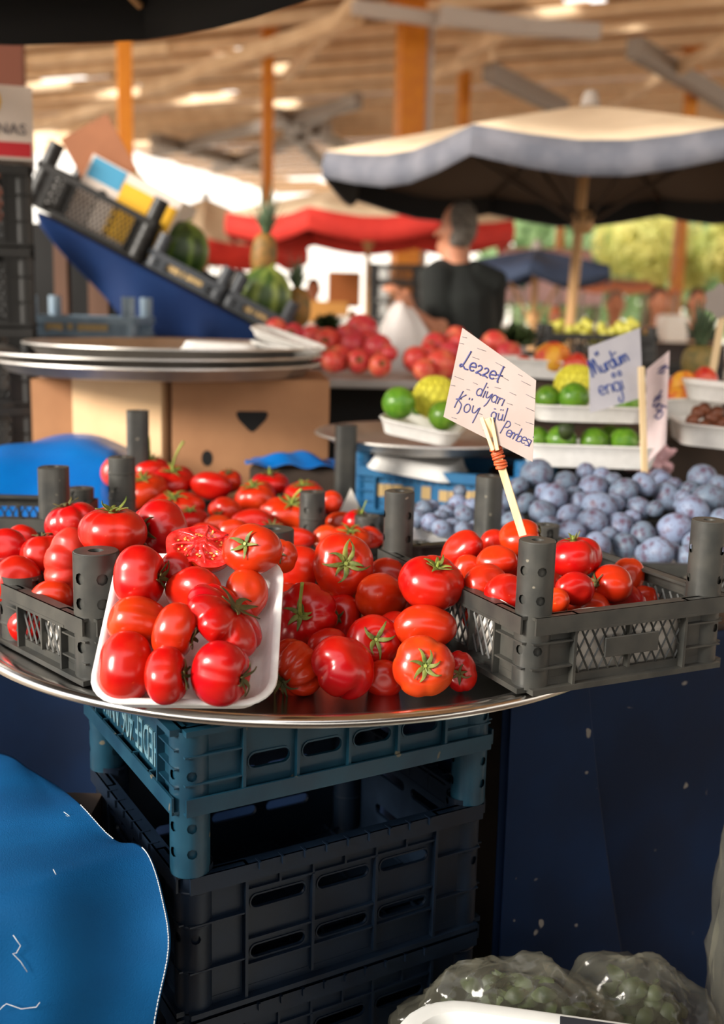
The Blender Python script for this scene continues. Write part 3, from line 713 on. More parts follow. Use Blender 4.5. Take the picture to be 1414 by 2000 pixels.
T('tomato in shade under the long-stemmed one', 640, 1262, 1.36, 76, 70, (0, 0, -1), lobes=3, depth=.02, zone=z)
z = 'C'
def yc(py): return 1.34+(1165-py)*0.0019
T('tilted tomato at the far end of the mesh crate, before the flat grey post', 902, 1073, 1.54, 98, 68, (.6, -.3, -.6), ang=14, lobes=3, depth=.04, zone=z)
T('small tomato beneath the tilted one in the mesh crate', 916, 1114, 1.49, 68, 60, (0, 0, -1), lobes=3, depth=.02, zone=z)
T('oval tomato in the mesh crate next to the stick', 970, 1095, 1.47, 82, 64, (.2, -.6, -.6), ang=-25, lobes=3, depth=.03, zone=z)
T('tomato behind the sign stick at the top of the mesh crate heap', 1016, 1053, 1.56, 84, 76, (.9, .2, .2), lobes=4, depth=.04, cal=True, stem=.1, dry=True, zone=z)
T('large oval tomato against the mesh crate rim', 950, 1140, 1.405, 94, 80, (-.3, -.4, -.8), ang=25, lobes=3, depth=.03, zone=z)
T('tomato just beside the crate post under the stick', 988, 1160, 1.365, 88, 80, (-.3, -.3, -.8), ang=25, lobes=3, depth=.02, zone=z)
T('heart-shaped tomato with a cleft top on the other side of the post', 1122, 1088, 1.47, 106, 84, (-.1, .95, .15), lobes=2, depth=.11, cal=True, stem=.25, zone=z, n=4, length=.3, lift=.9)
T('round tomato under the heart-shaped one', 1123, 1150, 1.405, 84, 66, (-.3, .2, -.8), lobes=3, depth=.02, zone=z)
T('tomato with a dark side seam beside the round one in the mesh crate', 1195, 1142, 1.435, 80, 76, (-.85, .1, .3), lobes=3, depth=.05, cal=True, stem=0, dry=True, zone=z)
T('tomato half hidden behind the dark-seamed one', 1226, 1126, 1.50, 66, 76, (0, 0, -1), lobes=3, depth=.03, zone=z)
T('last small tomato low in the mesh crate, near the paper edge', 1258, 1168, 1.50, 60, 48, (0, 0, -1), lobes=4, depth=.05, zone=z)
T('tomato peeping between the tilted one and the sign stick', 967, 1062, 1.60, 58, 58, (0, 0, -1), lobes=3, depth=.02, zone=z)
T('tomato low in the crate glimpsed through the side mesh', 930, 1206, 1.42, 60, 56, (0, 0, -1), lobes=3, depth=.02, zone=z)
T('tomato sliver low behind the crate post', 1088, 1172, 1.385, 50, 50, (0, 0, -1), lobes=3, depth=.02, zone=z)
for k_, (px_, py_, Y_, lab_) in enumerate([(1000, 1196, 1.42, 'underlying tomato behind the crate post, seen through the mesh'), (960, 1180, 1.50, 'underlying tomato beneath the oval one next to the stick'), (1060, 1140, 1.52, 'underlying tomato between the post and the heart-shaped one'), (1150, 1190, 1.42, 'underlying tomato behind the front mesh and paper, below the round one'), (1220, 1176, 1.48, 'underlying tomato below the dark-seamed one'), (1030, 1104, 1.62, 'underlying tomato at the far inner corner of the mesh crate'), (1090, 1120, 1.58, 'underlying tomato just behind the heart-shaped one')]):
    T(lab_, px_, py_, Y_, 82, 74, (0, 0, -1), lobes=3, depth=.03, zone='C')
for px_, py_, Y_, lab_ in [(600, 1170, 1.50, 'tomato buried behind the long-stemmed one'), (690, 1160, 1.50, 'tomato buried under the star-topped one'), (760, 1130, 1.53, 'tomato buried behind the bean-shaped one'), (560, 1180, 1.47, 'tomato buried behind the foam tray end'), (830, 1180, 1.46, 'tomato buried under the thick-stalked one')]:
    T(lab_, px_, py_, Y_, 88, 80, (0, 0, -1), lobes=3, depth=.03, zone='L')
z = 'B'
def yb(py): return 1.86+(1056-py)*0.0027
def TB(label, px, py, W, H, c=(0, 0, -1), **k): T(label, px, py, yb(py), W, H, c, zone='B', **k)
TB('pale tomato at the back corner of the heap, next to the dark post', 227, 922, 64, 60, lobes=3, depth=.03, m='pink')
TB('tomato with a thin upright stem at the back of the heap, by the box edge', 295, 918, 74, 54, (0, .9, .3), cal=True, stem=1.3, lobes=4, depth=.04)
TB('tomato behind the round-topped grey post', 284, 960, 90, 70, (-.1, .8, .5), cal=True, stem=.5, lobes=4, depth=.05)
TB('tomato with a long hooked stem before the cardboard box', 338, 940, 88, 56, (.05, .85, .5), cal=True, stem=1.5, lobes=5, depth=.05, bend=(.35, .1))
TB('wide ribbed tomato behind the cut tomato, calyx up', 344, 990, 118, 66, (-.1, .75, .6), cal=True, stem=.25, lobes=7, depth=.08)
TB('smooth glossy tomato in the middle of the back heap', 412, 949, 84, 58, (.3, .3, -.8), lobes=3, depth=.02)
TB('tomato with its dark stalk side turned to the front, back heap centre', 440, 1000, 70, 62, (-.45, -.3, .8), cal=True, stem=.1, dry=True, lobes=5, depth=.05)
TB('small tomato with dry calyx under the box holes', 447, 940, 54, 46, (0, .8, .5), cal=True, stem=.2, dry=True, lobes=5, depth=.05)
TB('tomato with one bright lobe and yellow calyx, back heap', 500, 974, 84, 72, (-.15, .8, .5), cal=True, stem=.4, lobes=4, depth=.08)
TB('tomato at the rear rim with dry stalk, by the blue cloth scrap', 527, 945, 74, 48, (0, .85, .3), cal=True, stem=.5, dry=True, lobes=5, depth=.05)
TB('large ribbed tomato with slanting stem behind the short grey post', 571, 1004, 126, 82, (.02, .72, .65), cal=True, stem=.75, lobes=9, depth=.10, bend=(.5, 0))
TB('tomato with yellow calyx next to the far flat post', 594, 966, 82, 50, (-.1, .85, .4), cal=True, stem=.3, lobes=5, depth=.05)
TB('tomato beside the white paper corner, back heap', 647, 982, 46, 48, lobes=3, depth=.02)
TB('dark red tomato low by the diagonal crate rim', 668, 1020, 64, 44, lobes=3, depth=.03)
TB('shaded tomato with pale stem at the crate end by the diagonal rim', 697, 1022, 58, 56, (.3, .7, .4), cal=True, stem=1.2, lobes=3, depth=.03)
TB('tomato with yellow calyx just above the star-topped heap tomato', 684, 1054, 84, 48, (0, .8, .5), cal=True, stem=.1, lobes=5, depth=.05)
TB('half-hidden tomato with yellow calyx right behind the cut tomato', 372, 1016, 68, 50, (0, .85, .4), cal=True, stem=.2, lobes=5, depth=.05)
TB('tomato wedged above the starred tomato beside the cut one', 428, 1030, 66, 50, lobes=3, depth=.02)
TB('dark tomato in the hollow of the back heap', 492, 1022, 84, 60, lobes=3, depth=.02)
TB('red tomato between the two short grey posts', 580, 1052, 70, 46, lobes=3, depth=.02)
TB('tomato under the wide ribbed one, back heap edge', 318, 1012, 70, 50, lobes=3, depth=.02)

TB('tomato filling the gap right below the dark-stalked one', 456, 1040, 72, 52, lobes=4, depth=.04)
TB('tomato low in the back crate behind the starred tray tomato', 530, 1046, 74, 56, (.1, .7, .5), cal=True, stem=.1, dry=True, lobes=4, depth=.04)
TB('tomato low at the back crate front, behind the flat-topped loose one', 640, 1052, 66, 52, lobes=3, depth=.03)
TB('tomato deep between the wide ribbed one and the cut one', 400, 1046, 70, 52, lobes=3, depth=.03)
TB('tomato at the crate corner under the pale-stemmed one', 722, 1050, 54, 44, lobes=3, depth=.03)
# settle: keep every tomato on its line of sight, part those that would run into each other
for t in TOMS:
    p = PY(t['px'], t['py'], t['Y']); s = mpp(p)
    t['r0'] = 0.25*(t['W']+t['H'])*0.96*s/t['Y']; t['Yo'] = t['Y']
def tpos(t): return PY(t['px'], t['py'], t['Y'])
for it in range(80):
    for i in range(len(TOMS)):
        for j in range(i):
            a, c = TOMS[i], TOMS[j]
            if abs(a['Y']-c['Y']) > 0.2: continue
            pa, pc = tpos(a), tpos(c); ra, rc = a['r0']*a['Y'], c['r0']*c['Y']
            d = (pa-pc).length; need = (ra+rc)*0.95
            if d < need:
                f, k = (a, c) if a['Y'] <= c['Y'] else (c, a)
                q = min((need-d)*0.30, 0.004)
                if f['Y'] > f['Yo']-0.045: f['Y'] -= q*0.4
                if k['Y'] < k['Yo']+0.075: k['Y'] += q
def make_tomato(t, idx):
    p = tpos(t); s = mpp(p); c = t['c']
    cw = (CR*c.x+CU*c.y-CF*c.z).normalized()
    W, H = t['W']*s/2, t['H']*s/2
    facing = abs(c.z) > 0.6
    if t['ang'] is not None:
        an = math.radians(t['ang']); la = CR*math.cos(an)+CU*math.sin(an); A, B = W, H
    else:
        # long axis: across the stalk direction, in the picture plane
        if abs(c.x) > abs(c.y): la = CU; A, B = H, W
        else: la = CR; A, B = W, H
    if facing:
        a_, b_, h_ = A, B, 0.80*min(A, B)
        if t['third']: h_ = t['third']*min(A, B)*1.2
    else:
        a_, h_ = A, B
        b_ = 0.5*(A+B) if not t['third'] else t['third']*A
        if abs(c.y) > 0.6: h_ = B*0.92; b_ = A*0.96
    M = frame(p, (la-cw*la.dot(cw)), z=cw)
    m = {'pink': M_TOMP, 'orange': M_TOMO}.get(t['m'], M_TOM)
    small = t['Y'] > 1.75
    o = tomato_mesh(a_, b_, h_, t['lobes'], t['depth'], idx*7+3, 32 if small else 52, 20 if small else 32, t['top'], cleft=t['cleft']).build('tomato', m, None, M, angle=180)
    tag(o, t['label'], 'tomato', {'tray': 'tomatoes on the foam tray', 'A': 'tomatoes in the crate beside the foam tray', 'L': 'loose tomatoes heaped on the steel tray', 'C': 'tomatoes in the mesh crate with the sign', 'B': 'tomatoes in the back crate'}[t['zone']])
    if t['cal']:
        cb, sb = calyx_parts(0.5*(a_+min(a_, b_)), h_, idx*13+5, t['top'], t['n'], t['length'], t['stem'], t['dry'], t['lift'], t['bend'])
        cb.build('calyx', M_CALD if t['dry'] else M_CAL, o, None, angle=180, solid=0.0006)
        if t['stem'] > 0.04: sb.build('stem', M_CALD if t['dry'] and t['stem'] < .4 else M_STEM, o, None, angle=60)
    return o
for i, t in enumerate(TOMS): make_tomato(t, i)

# the cut tomato on top of the foam tray
def cut_tomato():
    p = PY(396, 1066, 1.335); s = mpp(p)
    up = (CU*0.80-CF*0.62).normalized(); M = frame(p, CR*0.985-CU*0.17, z=up)
    a, b_, h = 71*s, 66*s, 36*s
    rnd = random.Random(4)
    def outline(ph): return 1+0.05*math.sin(2*ph+.5)-0.20*math.exp(-((((ph+1.75+PI) % (2*PI))-PI)/.20)**2)-0.12*math.exp(-((((ph-1.2+PI) % (2*PI))-PI)/.25)**2)+0.04*math.sin(5*ph)
    N = 72; b = MB(); rows = []
    for i in range(13):
        t = PI/2*i/12
        rows.append([Vector((a*outline(2*PI*k/N)*math.cos(2*PI*k/N)*math.cos(t)**.7, b_*outline(2*PI*k/N)*math.sin(2*PI*k/N)*math.cos(t)**.7, -h*math.sin(t)-0.0005)) for k in range(N)])
    b.loft(rows, cap0=False, cap1=True)
    root = b.build('cut_tomato', M_TOM, None, M, angle=180); tag(root, 'halved tomato with wet red flesh and seeds, on top of the foam tray', 'tomato', 'tomatoes on the foam tray')
    # cut face: rim wall, radial walls and sunken seed chambers
    f = MB(); R = 26
    chambers = [(0.55*math.cos(q), 0.5*math.sin(q)) for q in (0.35, 1.15, 2.0, 2.9, 3.7, 4.5, 5.4)]
    def height(u, v):
        r = math.hypot(u, v); z = 0.0
        for cx, cy in chambers:
            d = math.hypot((u-cx)/0.24, (v-cy)/0.21); z -= 0.13*math.exp(-d**4)
        z += 0.10*math.exp(-(r/0.22)**2)
        z += 0.05*noise.noise(Vector((u*7, v*7, 3)))+0.03*noise.noise(Vector((u*16, v*16, 8)))
        z *= 1 if r < 0.88 else max(0, (1-r)/0.12)
        return z+0.14*(1-r*r)
    rows = []
    for i in range(R+1):
        q = max(i/R, 0.001)
        rows.append([Vector((a*outline(2*PI*k/N)*q*math.cos(2*PI*k/N), b_*outline(2*PI*k/N)*q*math.sin(2*PI*k/N), a*height(q*math.cos(2*PI*k/N), q*math.sin(2*PI*k/N)))) for k in range(N)])
    f.loft(rows, cap0=True, cap1=False); f.build('flesh', M_FLESH, root, None, angle=180)
    w = MB()
    for k, (cx, cy) in enumerate(chambers):
        an = math.atan2(cy, cx)+0.42
        pts = [(a*q*math.cos(an+.25*(q-.4)), b_*q*math.sin(an+.25*(q-.4)), a*(0.145*(1-q*q)+0.012*math.sin(9*q+k))) for q in (0.12, 0.3, 0.5, 0.7, 0.86)]
        pts = [(p_[0]+a*.03*math.sin(k*2+i_*1.7), p_[1]+a*.03*math.cos(k*3+i_), p_[2]-a*.02) for i_, p_ in enumerate(pts)]; w.tube(pts, [a*.075, a*.05, a*.036, a*.032, a*.04], 8)
    w.build('flesh_wall', M_WALLF, root, None, angle=180)
    sm = MB(); sm.ball((0, 0, 0), (a*.052, a*.034, a*.024), 8, 6); sme = sm.mesh('seed', M_SEED, True, 180)
    for cx, cy in chambers:
        for _ in range(7):
            u = cx+rnd.gauss(0, .10); v = cy+rnd.gauss(0, .09)
            if math.hypot(u, v) > 0.86: continue
            o = bpy.data.objects.new('seed', sme); COL.objects.link(o); o.parent = root
            o.matrix_local = Matrix.Translation((a*u, b_*v, a*(height(u, v)+0.012))) @ Euler((rnd.uniform(-.5, .5), rnd.uniform(-.5, .5), rnd.uniform(0, 6))).to_matrix().to_4x4()
cut_tomato()
# ------------------------------------------------------------------ plums
def plum_mesh(seed):
    rnd = random.Random(seed); b = MB(); nu, nv = 22, 14; vs = []
    w1 = rnd.random()*6
    def pos(t, p):
        st, ct = math.sin(t), math.cos(t); rho = st**0.95*(1-0.06*math.exp(-((((p+PI) % (2*PI))-PI)/0.22)**2))*(1+0.02*math.sin(2*p+w1))
        z = 1.16*ct-(0.10*math.exp(-(rho/.22)**2) if ct > 0 else 0)
        return (rho*math.cos(p), rho*math.sin(p), z)
    vs = [pos(0.001, 0)]+[pos(PI*i/nv, 2*PI*k/nu) for i in range(1, nv) for k in range(nu)]+[pos(PI-0.001, 0)]; e = len(vs)-1
    fs = [(0, 1+k, 1+(k+1) % nu) for k in range(nu)]
    for i in range(nv-2): fs += [(1+i*nu+k, 1+(i+1)*nu+k, 1+(i+1)*nu+(k+1) % nu, 1+i*nu+(k+1) % nu) for k in range(nu)]
    fs += [(e, 1+(nv-2)*nu+(k+1) % nu, 1+(nv-2)*nu+k) for k in range(nu)]
    return b.add(vs, fs).mesh('plum', M_PLUM, True, 180)
PLM = [plum_mesh(i) for i in range(5)]
PL = [  # x, y, apparent width in the photograph
 (1048, 926, 60), (1103, 942, 46), (1144, 922, 38), (1175, 928, 34), (1158, 956, 60), (1218, 960, 52), (1258, 946, 46), (1012, 950, 36), (983, 978, 48), (1066, 962, 40),
 (1080, 974, 56), (1028, 983, 40), (1196, 940, 34), (1290, 938, 44), (1316, 950, 36), (1372, 934, 56), (1404, 950, 44), (1348, 956, 36), (1304, 970, 54), (1384, 974, 60),
 (1060, 1002, 52), (1110, 1008, 46), (1130, 984, 44), (1170, 990, 62), (1202, 982, 36), (1246, 994, 50), (1280, 994, 34), (1353, 1000, 62), (1410, 1018, 52), (1074, 1034, 48),
 (1116, 1040, 50), (1156, 1020, 56), (1166, 1066, 56), (1210, 1028, 54), (1220, 1066, 50), (1256, 1044, 50), (1317, 1034, 64), (1282, 1080, 64), (1345, 1090, 54), (1360, 1060, 48),
 (1314, 1076, 34), (1256, 1078, 32), (1396, 1078, 40), (1000, 1020, 44), (970, 1012, 46), (1010, 1060, 40), (964, 1040, 36), (1122, 966, 34), (1234, 1012, 34), (1384, 1044, 40), (1334, 972, 34),
 (1044, 1050, 40), (1190, 1044, 32), (1330, 990, 30), (1094, 1066, 40), (1130, 1076, 36)]
PL2 = [(828, 994, 36), (846, 992, 32), (860, 1010, 30), (872, 1006, 44), (894, 982, 34), (906, 1006, 38), (816, 1014, 34), (840, 1020, 36), (882, 1032, 40), (904, 1034, 34), (862, 1032, 36), (920, 990, 34), (930, 1034, 38), (898, 960, 26)]
pls = []
for k, (x, y, wd) in enumerate(PL+PL2):
    Y = 1.885+(1095-y)*0.00165 if k < len(PL) else 1.98+(1035-y)*0.0022
    p = PY(x, y, Y); r = wd*1.06*mpp(p)/2/1.05
    pls.append([x, y, Y, r/Y, Y, k < len(PL), wd])
for it in range(80):
    for i in range(len(pls)):
        for j in range(i):
            a, c = pls[i], pls[j]
            if abs(a[0]-c[0]) > 80: continue
            pa, pc = PY(*a[:3]), PY(*c[:3]); need = (a[3]*a[2]+c[3]*c[2])*0.96; d = (pa-pc).length
            if d < need:
                f, k = (a, c) if a[2] <= c[2] else (c, a); q = min((need-d)*.3, .004)
                if f[2] > f[4]-0.03: f[2] -= q*.4
                if k[2] < k[4]+0.10: k[2] += q
def ordinal(n): return ['first', 'second', 'third', 'fourth', 'fifth', 'sixth', 'seventh', 'eighth', 'ninth', 'tenth', 'eleventh', 'twelfth', 'thirteenth', 'fourteenth', 'fifteenth', 'sixteenth'][n]
rows_ = {}
for q in pls:
    band = ('the small tray behind the grey post' if not q[5] else ('the top row of the plum pile' if q[1] < 968 else 'the upper middle of the plum pile' if q[1] < 1005 else 'the lower middle of the plum pile' if q[1] < 1052 else 'the bottom row of the plum pile'))
    rows_.setdefault(band, []).append(q)
for band, L_ in rows_.items():
    L_.sort(key=lambda q: q[0])
    for k, q in enumerate(L_):
        p = PY(*q[:3]); r = q[3]*q[2]; rnd = random.Random(int(q[0]*7+q[1]))
        o = bpy.data.objects.new('plum', PLM[rnd.randrange(5)]); COL.objects.link(o)
        o.matrix_world = Matrix.Translation(p) @ Euler((rnd.uniform(.6, 2.2), rnd.uniform(-.6, .6), rnd.uniform(0, 6.28))).to_matrix().to_4x4() @ Matrix.Scale(r*0.98, 4)
        size = 'large' if q[6] > 54 else 'small' if q[6] < 37 else 'medium'
        tag(o, '%s frosted blue plum, %s from the left in %s' % (size, ordinal(k), band), 'plum', 'plums on the small tray' if not q[5] else 'plums in the big pile')
def tray_on(label, px, py, Y, w, d, yaw=0, pitch=0, roll=0, h=0.026, flip=False, group='white foam trays'):
    p = PY(px, py, Y)
    M = Matrix.Translation(p) @ Euler((math.radians(pitch), math.radians(roll), math.radians(yaw))).to_matrix().to_4x4()
    if flip: M = M @ Matrix.Rotation(PI, 4, 'X')
    return foam(label, M, w, d, h, group)
tray_on('small foam tray of plums between the blue crate and flat grey post', 895, 1072, 1.98, 0.19, 0.15, -14, 8)
tray_on('foam tray edge showing below the plum pile, sloping beside the heart-shaped tomato', 1262, 1112, 1.93, 0.27, 0.11, -12, 6, 3)

# ------------------------------------------------------------------ hand-lettered signs
def arc(cx, cy, rx, ry, a0, a1, n=12): return [(cx+rx*math.cos(math.radians(a0+(a1-a0)*i/n)), cy+ry*math.sin(math.radians(a0+(a1-a0)*i/n))) for i in range(n+1)]
G = {
 'L': (.55, [[(.30, 1.05), (.22, .5), (.14, .12), (.05, .02), (0, .10), (.08, .18), (.20, .10), (.34, 0), (.52, .02)]]),
 'e': (.46, [[(.04, .24), (.36, .30)]+arc(.20, .27, .17, .23, 10, 320)]),
 'z': (.42, [[(.03, .40), (.14, .50), (.27, .42), (.24, .25), (.04, .02), (.20, .06), (.38, .0)]]),
 't': (.36, [[(.18, .95), (.14, .3), (.15, .02), (.22, 0)], [(.0, .36), (.32, .42)]]),
 'd': (.50, [arc(.19, .24, .17, .24, 40, 400, 16), [(.40, 1.0), (.37, .4), (.38, .0)]]),
 'i': (.20, [[(.08, .48), (.08, 0)], [(.10, .70), (.10, .78)]]),
 'y': (.46, [[(.03, .5), (.06, .15), (.20, .12), (.34, .45)], [(.38, .5), (.30, -.2), (.18, -.5)]]),
 'a': (.48, [arc(.18, .24, .16, .24, 30, 390, 14), [(.36, .48), (.34, .1), (.40, 0)]]),
 'r': (.32, [[(.04, .48), (.06, 0)], [(.06, .3), (.16, .46), (.28, .44)]]),
 'ı': (.16, [[(.08, .48), (.08, 0)]]),
 'K': (.62, [[(.22, 1.05), (.12, .4), (.10, .0)], [(.0, .48), (.30, .62)], [(.46, .92), (.16, .52), (.40, .3), (.42, -.12), (.34, -.25)]]),
 'ö': (.46, [arc(.20, .24, .16, .24, 60, 420, 16), [(.12, .72), (.12, .84)], [(.27, .74), (.28, .86)]]),
 'Y': (.56, [[(.05, .52), (.10, .18), (.26, .16), (.38, .48)], [(.44, .55), (.40, .0), (.36, -.42)]]),
 '-': (.50, [[(.12, .25), (.40, .27)]]),
 'ğ': (.50, [arc(.20, .24, .17, .24, 40, 400, 16), [(.38, .46), (.38, -.25), (.26, -.48)], [(.12, .70), (.26, .72)]]),
 'ü': (.46, [[(.04, .48), (.06, .08), (.18, 0), (.32, .14), (.34, .48), (.36, 0)], [(.12, .70), (.12, .80)], [(.27, .72), (.28, .82)]]),
 'l': (.20, [[(.12, 1.0), (.06, 0)]]),
 'P': (.52, [[(.12, 1.0), (.06, .5), (.02, 0)], [(.08, .96), (.28, 1.02), (.42, .82), (.30, .58), (.08, .54)]]),
 'm': (.62, [[(.04, .46), (.04, 0), (.08, .34), (.18, .46), (.25, .34), (.26, 0), (.30, .34), (.42, .46), (.50, .34), (.52, 0)]]),
 'b': (.46, [[(.08, .95), (.05, .5), (.05, 0), (.10, .30), (.24, .44), (.36, .30), (.34, .08), (.18, .0), (.06, .06)]]),
 's': (.38, [[(.30, .46), (.12, .48), (.06, .34), (.26, .20), (.28, .05), (.04, .0)]]),
 'M': (.95, [[(.10, .0), (.16, .5), (.22, .95), (.30, .95), (.34, .5), (.36, .1), (.44, .6), (.52, .95), (.62, .92), (.66, .4), (.72, .02)], [(.04, .02), (.12, .06)]]),
 'u': (.44, [[(.04, .48), (.06, .08), (.18, 0), (.32, .14), (.34, .48), (.36, 0)], [(.10, 1.05), (.08, 1.30)], [(.26, 1.08), (.26, 1.32)]]),
 'g': (.50, [arc(.20, .24, .17, .24, 40, 400, 16), [(.38, .46), (.40, -.3), (.26, -.62), (.10, -.5), (.18, -.3)], arc(.22, .86, .09, .11, 0, 360, 10)]),
 'ı2': (.2, [[(.08, .48), (.08, 0)], arc(.12, .86, .09, .12, 0, 360, 10)]),
 '9': (.5, [arc(.22, .70, .18, .24, 0, 360, 14), [(.40, .70), (.36, .3), (.22, 0)]]),
 '5': (.5, [[(.42, .95), (.12, .93), (.08, .55), (.30, .58), (.40, .32), (.26, .02), (.04, .06)]]),
 '₺': (.55, [[(.22, 1.05), (.20, .05), (.40, .1), (.48, .4)], [(.04, .5), (.44, .75)], [(.04, .32), (.44, .57)]]),
 'G': (.5, [[(.42, .85), (.22, .95), (.06, .5), (.2, .05), (.42, .15), (.42, .45), (.26, .45)]]),
}
def write(b, chars, x, y, angd, size, plane, wmm=1.0, sp=1.0, squash=1.0):
    """chars set along a line starting at photo pixel x,y on the card plane; size = cap height in pixels"""
    p0, n = plane; ca, sa = math.cos(math.radians(angd)), math.sin(math.radians(angd)); cx = 0.0
    s = mpp(p0)
    for ch in chars:
        if ch == ' ': cx += .35; continue
        wdt, strokes = G[ch]
        for st in strokes:
            pts = []
            for (u, v) in st:
                lx = (cx+u)*size*squash; ly = -v*size
                pts.append(PPL(x+lx*ca-ly*sa, y+lx*sa+ly*ca, p0, n)+n*0.0006)
            if len(pts) > 2:      # smooth
                sm = []
                for i in range(len(pts)-1):
                    a, q, r_, d = pts[max(i-1, 0)], pts[i], pts[i+1], pts[min(i+2, len(pts)-1)]
                    for k in range(3):
                        t = k/3; sm.append(0.5*((2*q)+(r_-a)*t+(2*a-5*q+4*r_-d)*t*t+(3*q-a-3*r_+d)*t**3))
                sm.append(pts[-1]); pts = sm
            b.tube(pts, wmm*0.001*0.5, 6, True, None, 0.35, n)
        cx += wdt*sp
def card(b, quad, plane, t=0.0010, bend=0):
    p0, n = plane; vs = [PPL(x, y, p0, n) for x, y in quad]
    b.add([v+n*0 for v in vs]+[v-n*t for v in vs], [(0, 1, 2, 3), (7, 6, 5, 4), (0, 4, 5, 1), (1, 5, 6, 2), (2, 6, 7, 3), (3, 7, 4, 0)])
# main sign
p0 = PY(955, 775, 1.44); n0 = Vector((-0.30, -0.94, 0.16)).normalized(); pl0 = (p0, n0)
base = PY(1022, 1046, 1.43)
sg = empty('price_sign', 'white card sign lettered Lezzet diyarı, on a stick among the tomatoes', 'sign', base)
inv = Matrix.Translation(-base)
b = MB(); card(b, [(866, 814), (1040, 902), (1047, 743), (903, 640)], pl0)
b.add([], []); cb = b; o = cb.build('card', M_CARD, sg, None, smooth=False); o.matrix_local = inv; crd = o
b = MB()
write(b, 'Lezzet', 897, 716, 22, 35, pl0, 2.2, .92)
write(b, ['d', 'i', 'y', 'a', 'r', 'ı'], 928, 770, 24, 30, pl0, 1.5, .92)
write(b, ['K', 'ö', 'Y'], 884, 795, 22, 35, pl0, 1.5, .92)
write(b, ['ğ', 'ü', 'l'], 957, 816, 14, 27, pl0, 1.4, 1.0)
write(b, ['P', 'e', 'm', 'b', 'e', 's', 'i'], 976, 846, 25, 28, pl0, 1.35, .74)
lt = b.build('lettering', M_INK, sg, None, angle=180); lt.matrix_local = inv
b = MB()
for (xa, ya, xb, yb_) in [(903, 658, 912, 660), (897, 670, 906, 672), (932, 680, 949, 686), (922, 697, 936, 702), (968, 708, 987, 718), (1012, 731, 1020, 735), (1018, 744, 1036, 753), (888, 735, 906, 742), (880, 752, 889, 754), (924, 747, 933, 751), (963, 740, 973, 739), (981, 736, 993, 743),
                          (966, 756, 978, 759), (995, 766, 1008, 772), (1027, 770, 1045, 779), (990, 787, 1001, 791), (1027, 796, 1043, 803), (1027, 824, 1042, 829), (911, 760, 918, 762), (932, 806, 942, 810), (882, 815, 892, 818), (943, 840, 952, 841), (1005, 826, 1016, 831)]:
    b.tube([PPL(xa, ya, p0, n0)+n0*.0005, PPL(xb, yb_, p0, n0)+n0*.0005], 0.00032, 5, True, None, .4, n0)
o = b.build('printed_dashes', M_INKG, sg, None, angle=180); o.matrix_local = inv; o['kind'] = 'stuff'
def stick(b, a, c, w, t, n):
    a, c = Vector(a), Vector(c); d = (c-a).normalized(); s = d.cross(n).normalized(); m = s.cross(d)
    vs = [p+s*i*w/2+m*j*t/2 for p in (a, c) for i, j in ((-1, -1), (1, -1), (1, 1), (-1, 1))]
    b.add(vs, [(0, 3, 2, 1), (4, 5, 6, 7), (0, 1, 5, 4), (1, 2, 6, 5), (2, 3, 7, 6), (3, 0, 4, 7)])
b = MB(); ta = PPL(951, 818, p0, n0)+n0*0.004
mid = PPL(968, 880, p0, n0)+n0*0.0035
stick(b, ta, base+n0*.002, 0.0105, 0.004, n0)
for k in (-1, 1):
    stick(b, ta+CR*0.0065*k+CU*0.0015, mid+CR*0.003*k, 0.0050, 0.0030, n0)
o = b.build('stick', M_STICK, sg, None, bevel=0.0006, smooth=False); o.matrix_local = inv
b = MB(); ax = (base-ta).normalized(); sx = ax.cross(n0).normalized(); mz = sx.cross(ax)
c0 = ta+(base-ta)*0.255
for k in range(7):
    c = c0+ax*(k*0.0043+0.0008*math.sin(k*2)); pts = [c+sx*(0.0070+0.0005*math.sin(k*3))*math.cos(2*PI*i/14)+mz*0.0042*math.sin(2*PI*i/14)+ax*0.0012*math.sin(2*PI*i/14+k) for i in range(15)]
    b.tube(pts, 0.0021, 6, False)
o = b.build('rubber_band', M_RUBBER, sg, None, angle=180); o.matrix_local = inv

# second sign, over the plums
p1 = PY(1204, 722, 2.18); n1 = Vector((0.22, -0.97, 0.08)).normalized(); pl1 = (p1, n1); base = PY(1259, 925, 2.18)
sg = empty('price_sign', 'white card sign lettered Mürdüm eriği, on a stick above the plums', 'sign', base); inv = Matrix.Translation(-base)
b = MB(); card(b, [(1152, 807), (1256, 776), (1250, 640), (1150, 678)], pl1); o = b.build('card', M_CARDW, sg, None, smooth=False); o.matrix_local = inv
b = MB()
write(b, ['M', 'u', 'r', 'd', 'ü', 'm'], 1156, 738, -25, 33, pl1, 3.8, .86, .86)
write(b, ['e', 'r', 'ı', 'g', 'ı2'], 1172, 774, -17, 37, pl1, 3.2, .92, .92)
o = b.build('lettering', M_INKB, sg, None, angle=180); o.matrix_local = inv
b = MB(); stick(b, PY(1252, 716, 2.165), base, 0.013, 0.006, n1); o = b.build('stick', M_STICK, sg, None, bevel=.001, smooth=False); o.matrix_local = inv
